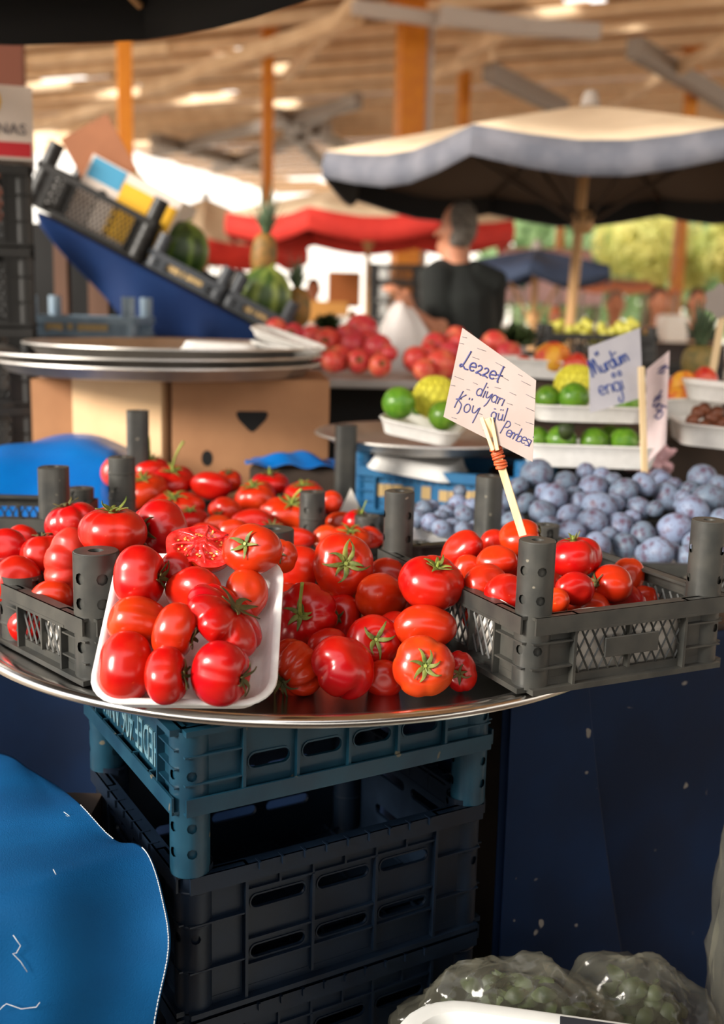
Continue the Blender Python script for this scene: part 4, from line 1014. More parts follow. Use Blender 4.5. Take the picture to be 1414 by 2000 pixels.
# third sign seen almost edge-on beside it
p2 = PY(1284, 800, 2.24); n2 = Vector((-0.86, -0.50, 0.06)).normalized(); pl2 = (p2, n2); base = PY(1266, 905, 2.24)
sg = empty('price_sign', 'pinkish price card turned aside, beside the stick of the plum sign', 'sign', base); inv = Matrix.Translation(-base)
b = MB(); card(b, [(1264, 905), (1300, 868), (1307, 685), (1262, 722)], pl2); o = b.build('card', M_CARDP, sg, None, smooth=False); o.matrix_local = inv
b = MB()
write(b, ['₺'], 1270, 790, 30, 34, pl2, 4.0, .7, .8); write(b, ['9', '5'], 1273, 812, 30, 30, pl2, 4.0, .62, .8); write(b, ['K', 'G'], 1284, 722, 50, 20, pl2, 3.0, .6, .8)
o = b.build('lettering', M_INK, sg, None, angle=180); o.matrix_local = inv

# ------------------------------------------------------------------ limes, pan and trays behind the plums
def crumple(name, label, c, r, m, cat, seed=0, amp=0.28, fr=2.2, nu=40, nv=24, M=None, flat=None, group=None):
    b = MB(); vs = []; r = Vector(r)
    def pos(t, p):
        d = Vector((math.sin(t)*math.cos(p), math.sin(t)*math.sin(p), math.cos(t)))
        k = 1+amp*(noise.noise(d*fr+Vector((seed, 0, 0)))*0.9+(0.5-abs(noise.noise(d*fr*1.7+Vector((0, seed, 0)))))*0.9-0.4+0.35*(0.4-abs(noise.noise(d*fr*4+Vector((0, 0, seed))))))
        v = Vector((d.x*r.x*k, d.y*r.y*k, d.z*r.z*k))
        if flat is not None and v.z < -flat: v.z = -flat
        return v
    vs = [pos(.001, 0)]+[pos(PI*i/nv, 2*PI*k/nu) for i in range(1, nv) for k in range(nu)]+[pos(PI-.001, 0)]; e = len(vs)-1
    fs = [(0, 1+k, 1+(k+1) % nu) for k in range(nu)]
    for i in range(nv-2): fs += [(1+i*nu+k, 1+(i+1)*nu+k, 1+(i+1)*nu+(k+1) % nu, 1+i*nu+(k+1) % nu) for k in range(nu)]
    fs += [(e, 1+(nv-2)*nu+(k+1) % nu, 1+(nv-2)*nu+k) for k in range(nu)]
    b.add(vs, fs); o = b.build(name, m, None, (M or Matrix.Translation(c)), angle=70); return tag(o, label, cat, group)
pc = PY(835, 870, 2.50); PANZ = pc.z
lathe_thing('round_pan', 'round grey metal pan under the lime trays, on the blue crate', 'pan', (pc.x, pc.y, PANZ), [(0.0001, 0.004), (0.19, 0.004), (0.215, 0.012), (0.245, 0.028), (0.262, 0.030), (0.264, 0.026), (0.247, 0.022), (0.218, 0.004), (0.19, -0.002), (0.0001, -0.002)], M_PAN, 64, sharp=60)
d0 = Vector((0.93, -0.36)).normalized()
c1 = crate('blue crate with worn yellow lettering under the round metal pan', on((pc.x-0.170, pc.y-0.08), d0, PANZ-0.142), 0.40, 0.28, 0.105, M_BLUEC, 'slots', 1, post_r=.02, post_h=0.033, holes=False, text='#', text_side=0, text_size=0.03)
crate('dark crate under the blue lettered crate', on((pc.x-0.165, pc.y-0.07), d0, 0.8625), 0.39, 0.27, PANZ-0.146-0.8625, M_BLACKC, 'slots', 1, post_r=.02, post_h=0.002, holes=False)
tray_on('upside-down foam tray on the round metal pan', 820, 888, 2.42, 0.21, 0.17, -18, 4, 6, 0.034, True)
tray_on('foam tray of limes at a tilt on the upside-down one', 822, 853, 2.43, 0.185, 0.15, -16, 2, 9, 0.036)
lm = MB()
def fruit_profile(nip): return [(0.001, 1+nip), (0.10, 0.99+nip*.4), (0.30, 0.95), (0.62, 0.78), (0.88, 0.47), (1.0, 0.0), (0.90, -0.45), (0.62, -0.80), (0.3, -0.95), (0.08, -1.0), (0.001, -1.0)]
lm.lathe(fruit_profile(.12), 20); LIME = lm.mesh('lime', M_LIME, True, 180)
def fruit(name, label, cat, me, px, py, Y, wpx, rot=(0, 0, 0), group=None, sc=(1, 1, 1)):
    p = PY(px, py, Y); r = wpx*mpp(p)/2
    o = bpy.data.objects.new(name, me); COL.objects.link(o)
    o.matrix_world = Matrix.Translation(p) @ Euler(rot).to_matrix().to_4x4() @ Matrix.Diagonal((r*sc[0], r*sc[1], r*sc[2], 1)); return tag(o, label, cat, group)
for (x, y, Y, wd, lab) in [(779, 787, 2.40, 66, 'glossy lime at the near corner of the tilted foam tray'), (866, 812, 2.38, 60, 'lime beside the netted yellow fruit, behind the lettered sign card'), (816, 792, 2.52, 44, 'small yellowish lime peeping behind the glossy one'),
        (1070, 778, 2.36, 52, 'lime next to the sign card edge on the upper foam tray'), (1121, 776, 2.33, 60, 'dull olive lime on the upper foam tray in front of the netted fruit'), (1226, 790, 2.36, 56, 'lime behind the plum sign on the upper foam tray'),
        (1096, 860, 2.31, 60, 'lime with a dark leaf scrap on the lower foam tray'), (1160, 862, 2.31, 56, 'middle lime of three on the lower foam tray'), (1218, 862, 2.31, 58, 'bright lime nearest the plum sign stick, lower foam tray'), (1050, 858, 2.33, 50, 'yellow-green lime at the lower foam tray end behind the sign card'),
        (1190, 852, 2.40, 46, 'lime in the back of the lower foam tray')]:
    fruit('lime', lab, 'lime', LIME, x, y, Y, wd, (random.uniform(1, 2), 0, random.uniform(0, 6)), 'limes on foam trays')
# netted yellow fruit: fruit with a foam net sleeve
def netted(label, px, py, Y, wpx):
    p = PY(px, py, Y); r = wpx*mpp(p)/2
    b = MB(); b.lathe([(q*r, z*r) for q, z in fruit_profile(0.02)], 24); o = b.build('netted_fruit', M_NET, None, Matrix.Translation(p), angle=180); tag(o, label, 'fruit', 'yellow fruit in foam nets')
    nb = MB()
    for s in (1, -1):
        for k in range(16):
            pts = []
            for i in range(13):
                t = 0.28+(PI-0.5)*i/12; a = 2*PI*k/16+s*t*0.55
                pts.append((1.03*r*math.sin(t)*math.cos(a), 1.03*r*math.sin(t)*math.sin(a), r*1.0*math.cos(t)))
            nb.tube(pts, r*.035, 4, False)
    nb.build('foam_net', M_NET, o, None, angle=180)
netted('yellow fruit in a foam net on the tilted lime tray', 850, 776, 2.47, 84)
netted('yellow fruit in a foam net behind the olive lime', 1124, 752, 2.43, 80)
tray_on('lower foam tray of limes behind the plums', 1145, 908, 2.32, 0.29, 0.17, -3, -2, 0, 0.050)
tray_on('upper foam tray of limes resting over the lower one', 1146, 822, 2.34, 0.25, 0.16, -2, -2, 0, 0.036)
p = PY(1106, 842, 2.28); b = MB(); b.grid([[(-.016, 0, .016), (0, -.004, .018), (.016, 0, .014)], [(-.018, -.004, 0), (0, -.008, 0), (.017, -.003, 0)], [(-.012, 0, -.016), (0, -.003, -.02), (.012, 0, -.014)]])
tag(b.build('leaf_scrap', M_LEAF, None, Matrix.Translation(p), angle=180, solid=.001), 'dark leaf scrap hanging under the upper lime tray rim', 'leaf')
crumple('plastic_bag', 'crumpled pink plastic bag behind the price card, at the plum pile back', PY(1272, 902, 2.36), (0.045, 0.03, 0.04), M_BAGP, 'bag', 5, 0.7, 2.6)
q = PY(1145, 935, 2.3)
crate('dark crate holding up the lime trays behind the plums', on((q.x-0.17, 2.265), (1, 0), 0.8625), 0.36, 0.24, q.z-0.8625-0.008, M_BLACKC, 'mesh', post_r=.02, post_h=0.001, holes=False)

# white trays with fruit behind
PEACH = MB().lathe([(0.001, 0.78), (0.10, 0.82), (0.30, 0.95), (0.62, 0.86), (0.90, 0.50), (1.0, 0.0), (0.90, -0.48), (0.6, -0.8), (0.25, -0.92), (0.001, -0.90)], 20).mesh('peach', M_PEACH, True, 180)
APPLE = MB().lathe([(0.001, 0.70), (0.10, 0.74), (0.30, 0.92), (0.62, 0.88), (0.92, 0.50), (1.0, 0.0), (0.86, -0.52), (0.55, -0.86), (0.25, -0.92), (0.001, -0.80)], 20).mesh('apple', M_APPLE, True, 180)
tray_on('white foam tray of peaches beyond the lettered sign', 1082, 738, 2.95, 0.30, 0.2, -6, 0, 2, 0.05)
tray_on('white foam tray of peaches beside the pinkish price card', 1325, 812, 2.62, 0.20, 0.18, -6, 0, -4, 0.05)
for (x, y, Y, wd, lab, me) in [(1078, 703, 2.9, 72, 'yellow and red peach on the white tray beyond the sign', PEACH), (1124, 716, 2.86, 52, 'red apple beside the yellow and red peach', APPLE), (1022, 718, 2.92, 44, 'small red apple low behind the lettered sign card', APPLE),
        (1334, 754, 2.655, 58, 'upper orange peach beside the pinkish price card', PEACH), (1326, 786, 2.575, 60, 'lower orange peach beside the pinkish price card', PEACH), (1346, 798, 2.665, 54, 'peach at the back of the tray, under the upper orange one', PEACH), (1376, 742, 2.66, 50, 'red peach under the pineapple', APPLE)]:
    fruit('peach' if me is PEACH else 'apple', lab, 'peach' if me is PEACH else 'apple', me, x, y, Y, wd, (random.uniform(.4, 1.4), random.uniform(-.5, .5), random.uniform(0, 6)), 'fruit on the far white trays')
tray_on('white tray rim at the frame edge holding brown dates, upper of two', 1400, 782, 2.5, 0.16, 0.2, -12, 0, 4, 0.04)
tray_on('white tray at the frame edge holding brown dates, lower of two', 1395, 868, 2.42, 0.20, 0.22, -8, 0, 4, 0.05)
for k, (x, y) in enumerate([(1352, 822), (1374, 834), (1398, 840), (1362, 806), (1388, 816), (1410, 826), (1376, 800), (1400, 806)]):
    fruit('date', 'brown date, %s from the left in the tray at the frame edge' % ordinal([0, 2, 5, 1, 4, 7, 3, 6][k]), 'date', PLM[0], x, y, 2.42+0.03*(k > 2), 26, (1, k, k*2), 'dates in the white tray')
M_DATE = mat('date_skin', rgb(120, 66, 36), 0.5, col2=rgb(90, 44, 26), scale=20)
DM = PLM[0].copy(); DM.materials.clear(); DM.materials.append(M_DATE); DM.name = 'date'
for o in bpy.data.objects:
    if o.get('category') == 'date': o.data = DM
b = MB(); b.prism([(0.35, 2.62), (1.3, 2.5), (1.4, 3.02), (0.35, 3.02)], 0.8625, 1.055); tag(b.build('display_riser', M_TABLE, None, None, smooth=False, bevel=.004), 'dark wooden riser under the white fruit trays', 'riser')

pz = PY(1366, 740, 3.0); b = MB(); b.prism([(pz.x-.09, 2.93), (pz.x+.09, 2.93), (pz.x+.09, 3.02), (pz.x-.09, 3.02)], 1.0565, pz.z-.001); tag(b.build('wooden_block', M_TABLE, None, None, smooth=False, bevel=.002), 'dark block lifting the pineapple by the price cards', 'block')

for (x, y, Y, lab) in ((1082, 740, 2.95, 'dark block under the peach tray beyond the sign'),):
    q = PY(x, y, Y); b = MB(); b.box((q.x, Y-.005, (1.0565+q.z-.002)/2), (.2, .11, q.z-.002-1.0565)); tag(b.build('wooden_block', M_TABLE, None, None, smooth=False, bevel=.002), lab, 'block')
# ------------------------------------------------------------------ left middle: boxes, trays, display ramp
def carton(label, M, w, d, h, m, holes=(), name='cardboard_box', side_holes=(), m_top=None, flaps=True):
    root = empty(name, label, 'box', M); t = 0.006
    for nm, c, dd in (('front_wall', (w/2, t/2, h/2), (w, t, h)), ('back_wall', (w/2, d-t/2, h/2), (w, t, h)), ('side_wall', (t/2, d/2, h/2), (t, d-2*t, h)), ('side_wall', (w-t/2, d/2, h/2), (t, d-2*t, h)), ('bottom', (w/2, d/2, t/2), (w-2*t, d-2*t, t))):
        b = MB(); b.box(c, dd); o = b.build(nm, m, root, None, bevel=.0015, smooth=False)
        if nm == 'front_wall' and holes:
            for (x, z, rx, rz, kind) in holes:
                hb = MB()
                if kind == 'o': poly = [(x+rx*math.cos(2*PI*k/18), z+rz*math.sin(2*PI*k/18)) for k in range(18)]
                else: poly = [(x-rx, z+rz*.75), (x-rx*.85, z+rz), (x+rx*.85, z+rz), (x+rx, z+rz*.75), (x+rx*.85, z+rz*.2), (x+rx*.2, z-rz*.85), (x, z-rz), (x-rx*.2, z-rz*.85), (x-rx*.85, z+rz*.2)]
                n = len(poly)
                hb.add([(p[0], -0.0006, p[1]) for p in poly]+[(p[0], 0.004, p[1]) for p in poly], [tuple(range(n)), tuple(range(n, 2*n))]+[(i, (i+1) % n, n+(i+1) % n, n+i) for i in range(n)])
                ho = hb.build('hand_hole', M_DARK, o, None, smooth=False)
    b = MB(); b.box((w/2, d*.25, h+t/2), (w, d*.5-.002, t)); b.box((w/2, d*.75, h+t/2), (w, d*.5-.002, t))
    if flaps: b.build('top_flap', m_top or m, root, None, smooth=False)
    return root
pb = PY(335, 738, 2.62); yw = math.radians(6)
BH = pb.z-0.8635
carton('large tan cardboard box with a hand hole, behind the tomato crates', on((pb.x, pb.y), (math.cos(yw), math.sin(yw)), 0.8635), 0.385, 0.40, BH-0.006, M_BOX, [(0.195, BH*0.66, .040, .026, 'h'), (0.085, BH*0.36, .014, .020, 'o'), (0.322, BH*0.36, .013, .020, 'o')])
# its lit end face, built as a second askew box with the light in its colour
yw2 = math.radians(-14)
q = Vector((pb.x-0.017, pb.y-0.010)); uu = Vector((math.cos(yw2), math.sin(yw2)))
carton('lit end face of the large tan box, built as a separate pale box', on((q.x-uu.x*0.247, q.y-uu.y*0.247), uu, 0.8635), 0.240, 0.055, BH-0.006, mat('cardboard_lit', rgb(222, 184, 140), 0.8, col2=rgb(214, 174, 130), scale=9))
q = PY(60, 745, 2.80)
carton('smaller cardboard box at the dark stack, with a grip hole at its edge', on((q.x, q.y), (1, 0.02), 0.8635), 0.13, 0.25, q.z-0.8635, M_BOX, [(0.11, 0.10, .012, .018, 'o')])
q = PY(104, 742, 2.84); b = MB(); b.loft([rrect(.088, .07, .012, 0), rrect(.09, .072, .012, .004), rrect(.09, .072, .012, .030), rrect(.084, .066, .01, .034)])
tag(b.build('white_carton', M_WHITE, None, Matrix.Translation((q.x, q.y+.06, q.z+0.006)), angle=40), 'small white carton on the smaller cardboard box, under the stacked trays', 'carton')

# round steel trays stacked on the boxes
q = PY(312, 706, 2.80); TZ = pb.z+0.002
TPROF = [(0.0001, 0.004), (0.355, 0.004), (0.372, 0.012), (0.395, 0.030), (0.415, 0.034), (0.417, 0.029), (0.397, 0.025), (0.374, 0.003), (0.355, 0.0), (0.0001, 0.0)]
lathe_thing('round_tray', 'wide round steel tray on top of the cardboard boxes, lowest of its stack', 'tray', (q.x, 2.80, TZ), TPROF, M_PAN, 80, 'stacked round trays', 60)
lathe_thing('round_tray', 'round steel tray stacked in the middle, on top of the cardboard boxes', 'tray', (q.x-0.02, 2.83, TZ+0.020), [(r*1.05, z) for r, z in TPROF], M_PAN, 80, 'stacked round trays', 60)
lathe_thing('round_tray', 'topmost round steel tray above the boxes, foam trays lying on it', 'tray', (q.x+0.03, 2.86, TZ+0.040), [(r*0.93, z) for r, z in TPROF], M_PAN, 80, 'stacked round trays', 60)
tray_on('upside-down foam tray on the stacked round steel trays', 432, 668, 2.72, 0.20, 0.14, 3, 0, 2, 0.026, True)
tray_on('foam tray tipped against the pomegranates at the tray stack edge, upper one', 560, 674, 2.78, 0.19, 0.14, -8, 4, 17, 0.022)
tray_on('foam tray lying under the tipped one at the tray stack edge', 556, 690, 2.76, 0.17, 0.14, -8, 0, 9, 0.02)

# slate-blue crate behind
q = PY(52, 655, 3.35); q2 = PY(252, 655, 3.30)
crate('slate blue crate with orange worn print behind the stacked trays', on((q.x, q.y), (1, -0.03), q.z), q2.x-q.x, 0.26, 0.062, M_SLATE, 'slots', 1, post_r=.020, post_h=0.060, holes=False, text='#', text_side=0, text_size=0.026)
b = MB(); b.box((q.x+0.20, q.y+0.15, q.z/2), (0.56, 0.30, q.z-0.004)); tag(b.build('plinth', M_TABLE, None, None, smooth=False), 'dark plinth under the slate blue crate', 'plinth')

# sloping display with blue cloth skirt
RA, RB = PY(70, 405, 3.72), PY(515, 640, 3.72)
RU = (RB-RA).normalized(); RL = (RB-RA).length; RN = Vector((-RU.z, 0, RU.x)); 
if RN.z < 0: RN = -RN
ramp = empty('display_ramp', 'sloping fruit display skirted with blue cloth behind the stacked trays', 'display', (RA.x, RA.y, 0))
inv = Matrix.Translation((-RA.x, -RA.y, 0))
b = MB()
for k in range(5):
    y = 3.74+0.12*k; b.add([(RA.x, y, RA.z-.03), (RB.x, y, RB.z-.03), (RB.x, y+.11, RB.z-.03), (RA.x, y+.11, RA.z-.03), (RA.x, y, RA.z-.012), (RB.x, y, RB.z-.012), (RB.x, y+.11, RB.z-.012), (RA.x, y+.11, RA.z-.012)], [(0, 3, 2, 1), (4, 5, 6, 7), (0, 1, 5, 4), (1, 2, 6, 5), (2, 3, 7, 6), (3, 0, 4, 7)])
o = b.build('sloping_shelf', M_TABLE, ramp, None, smooth=False); o.matrix_local = inv
rows = []
for j in range(9):
    r = []
    for i in range(25):
        q = i/24; p = RA+(RB-RA)*q; low = 0.05+0.20*min(1, q/0.42); r.append((p.x+0.02*j/8, 3.715-0.03*(j/8)*math.sin(q*17)-0.02*j/8, p.z-0.012-low*j/8))
    rows.append(r)
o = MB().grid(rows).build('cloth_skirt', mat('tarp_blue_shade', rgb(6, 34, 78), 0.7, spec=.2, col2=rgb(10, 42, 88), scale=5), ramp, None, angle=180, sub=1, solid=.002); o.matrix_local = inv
o = MB().grid([[(RA.x-.62+1.62*i/16, 4.34+.008*math.sin(i*2.2), (RA.z+(RB.z-RA.z)*max(0, (i/16-.34)/.66)*1.15-.02)*(1-j/6)+.01) for i in range(17)] for j in range(7)]).build('back_shade', M_CANVD, ramp, None, angle=180, solid=.002); o.matrix_local = inv  # dark sheet added to stand for the shade under the display
for x in (0.06, 0.20, RB.x-RA.x-0.06):
    for y in (3.80, 4.26):
        zz = RA.z+(RB.z-RA.z)*(x/(RB.x-RA.x))-0.03
        b = MB(); b.box((x, y-RA.y, zz/2), (0.045, 0.045, zz)); b.build('leg', mat('leg_brown', rgb(92, 62, 44), 0.7), ramp, None, smooth=False)
def on_ramp(s, y, lift=0.0): return frame(RA+RU*s+Vector((0, y-RA.y, 0))+RN*lift, RU, z=RN)
crate('black fruit crate high on the sloping display, cardboard fruit box inside', on_ramp(-0.045, 3.73, 0.0), 0.42, 0.42, 0.145, M_BLACKC, 'mesh', post_r=.026, post_h=0.075, holes=False)
crate('dark grey lettered crate in the middle of the sloping display, watermelon inside', on_ramp(0.41, 3.73), 0.265, 0.40, 0.062, mat('crate_charcoal', rgb(58, 62, 68), .5), 'slots', 1, post_r=.022, post_h=0.062, holes=False, text='#', text_side=0, text_size=.022)
crate('dark lettered crate lowest on the sloping display, watermelon inside', on_ramp(0.70, 3.73), 0.22, 0.40, 0.062, mat('crate_charcoal', rgb(58, 62, 68), .5), 'slots', 1, post_r=.022, post_h=0.062, holes=False, text='#', text_side=0, text_size=.022)
# printed fruit box in the black crate
fb = carton('printed fruit box with blue, white and yellow panels in the black crate', on_ramp(0.075, 3.80, 0.012), 0.34, 0.30, 0.235, M_BOXW, [], 'fruit_box', flaps=False)
b = MB(); b.box((0.235, -0.001, 0.105), (0.20, 0.003, 0.19)); b.build('yellow_panel', M_YEL, fb, None, smooth=False)
b = MB(); b.box((0.07, -0.001, 0.195), (0.12, 0.003, 0.07)); b.build('blue_panel', M_BLU, fb, None, smooth=False)
b = MB(); b.lathe([(0.001, 0), (0.017, 0)], 16, Matrix.Translation((0.085, -0.0022, 0.125)) @ Matrix.Rotation(PI/2, 4, 'X')); b.build('vent_hole', M_DARK, fb, None)
q0, q1, q2 = PY(118, 272, 3.85), PY(208, 222, 3.85), PY(268, 332, 3.85); q3 = q0+(q2-q1)*0.95
b = MB(); b.add([q0, q1, q2, q3]+[v+Vector((0, .008, 0)) for v in (q0, q1, q2, q3)], [(0, 1, 2, 3), (7, 6, 5, 4), (0, 4, 5, 1), (1, 5, 6, 2), (2, 6, 7, 3), (3, 7, 4, 0)])
o = b.build('flap', M_BOXD, fb, None, smooth=False); o.matrix_local = fb.matrix_world.inverted()
q0, q1, q2, q3 = PY(232, 372, 3.96), PY(262, 330, 3.96), PY(304, 372, 3.96), PY(282, 440, 3.96)
b = MB(); b.add([q0, q1, q2, q3]+[v+Vector((0, .008, 0)) for v in (q0, q1, q2, q3)], [(0, 1, 2, 3), (7, 6, 5, 4), (0, 4, 5, 1), (1, 5, 6, 2), (2, 6, 7, 3), (3, 7, 4, 0)])
o = b.build('yellow_flap', M_YEL, fb, None, smooth=False); o.matrix_local = fb.matrix_world.inverted()
def melon(label, px, py, Y, w, h, m, tilt=0.2):
    p = PY(px, py, Y); s = mpp(p)/2; b = MB(); b.ball((0, 0, 0), (w*s, w*s, h*s), 28, 18)
    o = b.build('watermelon', m, None, Matrix.Translation(p) @ Euler((tilt, .15, .4)).to_matrix().to_4x4(), angle=180); tag(o, label, 'watermelon', 'watermelons on the sloping display')
    st = MB(); st.tube([(0, 0, h*s*.97), (.006, 0, h*s*1.06), (.016, .004, h*s*1.1)], [.006, .004, .003], 6); st.build('stem', M_STEM, o, None)
melon('dark green striped watermelon in the middle of the sloping display', 356, 490, 3.88, 104, 114, M_MELON)
melon('lighter green striped watermelon low on the display, under the tall pineapple', 516, 582, 3.88, 106, 122, M_MELONL)
def pineapple(label, px, py, Y, w, h, crown, lean=(0, 0), n=26, mm=None):
    p = PY(px, py, Y); s = mpp(p); b = MB(); prof = []
    for i in range(13):
        t = PI*i/12; prof.append((max(.0005, w*s/2*math.sin(t)**.6), -h*s/2*math.cos(t)))
    b.lathe(prof, 24); root = b.build('pineapple', mm or M_PINE, None, Matrix.Translation(p) @ Euler((0, lean[0], 0)).to_matrix().to_4x4(), angle=180); tag(root, label, 'pineapple')
    cb = MB(); rnd = random.Random(int(px))
    for k in range(n):
        a = k*2.4; q = k/n; ln = crown*s*(0.55+0.5*q)*rnd.uniform(.85, 1.1); out = (1-q)*0.75+0.12; wd = w*s*.085
        rows = []
        for i in range(6):
            u = i/5; r = .01+ln*out*(u**1.3)*.6; z = h*s*.47+ln*(u*(1.05-out*.35)-out*.25*u*u); c = Vector((r*math.cos(a), r*math.sin(a), z)); sd = Vector((-math.sin(a), math.cos(a), 0))*wd*(1-u)**.7
            rows.append([c-sd, c+Vector((0, 0, -.002)), c+sd])
        cb.grid(rows)
    cb.build('crown', M_PINEL, root, None, angle=180, solid=.0015)
    return root
pineapple('pineapple with tall leafy crown standing on the lighter watermelon', 515, 500, 3.92, 52, 86, 104, (0.08,))
pineapple('dim pineapple with short crown beside the lighter watermelon', 582, 600, 4.0, 50, 76, 74, (-0.05,))
pineapple('pineapple by the wooden stick, seen past the price cards', 1366, 706, 3.0, 70, 64, 104, (0.03,), 34, mat('pineapple_skin_gold', rgb(150, 128, 70), .6, col2=rgb(110, 104, 60), scale=40, bump=.8, bscale=60))
# mustard scrap between crate and watermelon
q = [PY(*v, 4.05) for v in ((286, 520), (280, 430), (310, 415), (326, 455), (322, 520))]
b = MB(); b.add(q+[v+Vector((0, .05, 0)) for v in q], [tuple(range(5)), tuple(range(9, 4, -1))]+[(i, (i+1) % 5, 5+(i+1) % 5, 5+i) for i in range(5)])
tag(b.build('paper_sack', mat('mustard', rgb(150, 104, 20), .7), None, None, smooth=False), 'mustard yellow paper sack behind the dark green watermelon', 'sack')

# dark stack of crates at the frame edge, printed box on top
q = PY(61, 600, 2.95); x1 = q.x; zt = PY(30, 314, 2.95).z; n = 8; hh = (zt-0.02)/n
for k in range(n):
    lab = ['lowest', 'second', 'third', 'fourth', 'fifth', 'sixth', 'seventh', 'topmost'][k]
    crate('black crate in the tall dark stack at the frame edge, %s%s' % (lab, ' from the floor' if 0 < k < n-1 else ' of all'), on((x1-0.42*.956, 2.95-0.42*.292), (.956, .292), 0.012+k*hh), 0.42, 0.32, hh-0.006, M_BLACKC, 'mesh', post_r=.022, post_h=0.002, holes=False, group=None)
bb = carton('white printed banana box with red stripe on the tall dark stack', on((x1-0.40*.956+.008, 2.95-0.40*.292), (.956, .292), zt+0.0), 0.412, 0.30, PY(30, 164, 2.95).z-zt-0.006, M_BOXW, name='banana_box', flaps=False)
bh = PY(30, 164, 2.95).z-zt
b = MB(); b.box((0.20, -0.001, bh*0.14), (0.41, 0.003, bh*0.19)); b.build('red_stripe', M_REDP, bb, None, smooth=False)
b = MB(); b.lathe([(0.001, 0), (bh*.24, 0), (bh*.26, -.002)], 24, Matrix.Translation((0.285, -0.0016, bh*0.76)) @ Matrix.Rotation(PI/2, 4, 'X')); b.build('yellow_print', M_YEL, bb, None)
tz = txt_mesh('BANANAS', 0.040, .0008); b = MB(); b.add(tz.v, tz.f, Matrix.Translation((0.303, -0.0012, bh*0.40)) @ Matrix.Rotation(PI/2, 4, 'X')); b.build('lettering', mat('print_grey', rgb(96, 88, 92), .7), bb, None, smooth=False)

# bright blue tarp bunched behind the tomato crates, and a scrap behind the back crate
rows = []
for j in range(13):
    r = []
    for i in range(17):
        u, v = i/16, j/12; x = -1.02+0.56*u; y = 2.0+0.58*v
        ss = lambda q_: (lambda w_: w_*w_*(3-2*w_))(max(0, min(1, q_)))
        z = 0.895+0.135*ss((v-.10)/.55)*ss(u/.45)*(1-.10*ss((u-.6)/.4))+0.016*noise.noise(Vector((u*5, v*3, 1)))+0.009*math.sin(u*13+v*7)*ss(v*2)+.012*abs(math.sin(u*6.5-v*3))
        if v > 0.93: z -= 0.12
        if u > .93: z = min(z, 0.93)
        r.append((x, y, z))
    rows.append(r)
cloth('tarp', 'bright blue plastic tarp bunched up behind the tomato crates', rows, M_TARP)
rows = []
for j in range(7):
    rows.append([(-0.27+0.22*i/10, 2.42+0.10*j/6, 0.99+0.030*math.exp(-((i/10-.5)/.3)**2)*math.sin(PI*j/6)+.008*math.sin(i*1.7+j)) for i in range(11)])
cloth('tarp', 'crumpled scrap of blue cloth lying behind the back tomato crate', rows, M_TARP)
b = MB(); b.box((-0.16, 2.475, 0.922), (0.20, 0.075, 0.116)); tag(b.build('wooden_block', M_TABLE, None, None, smooth=False), 'dark block under the crumpled blue cloth scrap', 'block')
q = PY(688, 1000, 2.18); b = MB(); b.prism([(-.035, -.02), (.03, -.02), (-.004, .05)], 0, .001, Matrix.Rotation(PI/2, 4, 'X')); tag(b.build('paper_scrap', M_PAPER, None, Matrix.Translation(q), smooth=False), 'white paper corner sticking up in the back tomato crate', 'paper')

# pomegranates on a white board
q = PY(760, 742, 3.30); BZ = q.z
b = MB(); L_ = [rrect(1.35, .52, .03, -.028), rrect(1.38, .55, .03, -.024), rrect(1.40, .57, .03, 0.0), rrect(1.37, .54, .03, 0.0), rrect(1.36, .53, .03, -.014)]
b.loft(L_); tag(b.build('display_tray', mat('enamel_white', rgb(196, 190, 186), .4, col2=rgb(176, 170, 166), scale=6), None, Matrix.Translation((0.40, 3.56, BZ)), angle=40), 'long pale display tray carrying the pomegranate piles', 'tray')
b = MB(); b.box((0.40, 3.62, (BZ-.03)/2), (1.2, 0.42, BZ-.032)); tag(b.build('plinth', M_DARK, None, None, smooth=False), 'dark base under the pomegranate display tray', 'plinth')
pm = MB(); nu = 24; vs = []
pm.lathe([(.001, .80), (.12, .84), (.22, .95), (.5, .86), (.82, .55), (1, .02), (.90, -.48), (.6, -.80), (.25, -.95), (.001, -.97)], nu); POM = pm.mesh('pomegranate', M_POME, True, 180)
pc_ = MB(); pts = [(.20, .84), (.17, 1.0), (.20, 1.16), (.27, 1.26), (.22, 1.18), (.12, 1.0), (.001, .92)]; pc_.lathe(pts, 12); POMC = pc_.mesh('crown', M_POMEC, True, 180)
POML = [(540, 642, 44, 0), (574, 652, 44, 1), (610, 660, 50, 0), (640, 668, 56, 1), (662, 700, 54, 0), (700, 706, 50, 1), (742, 714, 46, 1), (706, 645, 66, 0), (690, 674, 56, 0), (738, 680, 58, 0), (716, 668, 50, 1), (650, 706, 46, 0), (626, 690, 48, 0), (760, 690, 34, 0), (596, 680, 40, 0), (676, 652, 40, 0),
        (812, 702, 54, 0), (850, 676, 56, 0), (880, 690, 50, 0), (862, 712, 64, 0), (828, 722, 44, 0), (900, 672, 52, 0), (965, 672, 54, 0), (992, 694, 56, 0), (940, 690, 50, 0), (1006, 712, 40, 0), (920, 712, 50, 0), (836, 690, 44, 0), (890, 656, 40, 0)]
pos_ = []
for (x, y, w_, cr) in POML: pos_.append([x, y, 3.42+(722-y)*0.0030, w_*1.02])
for it in range(60):
    for i in range(len(pos_)):
        for j in range(i):
            a, c = pos_[i], pos_[j]
            if abs(a[0]-c[0]) > 80: continue
            pa, pc2 = PY(*a[:3]), PY(*c[:3]); need = (a[3]*mpp(pa)+c[3]*mpp(pc2))/2*.95; d = (pa-pc2).length
            if d < need:
                f, k = (a, c) if a[2] <= c[2] else (c, a); qd = min((need-d)*.3, .006); f[2] = max(3.36, f[2]-qd*.4); k[2] = min(3.72, k[2]+qd)
cnt = {}
order = sorted(range(len(pos_)), key=lambda i: POML[i][0])
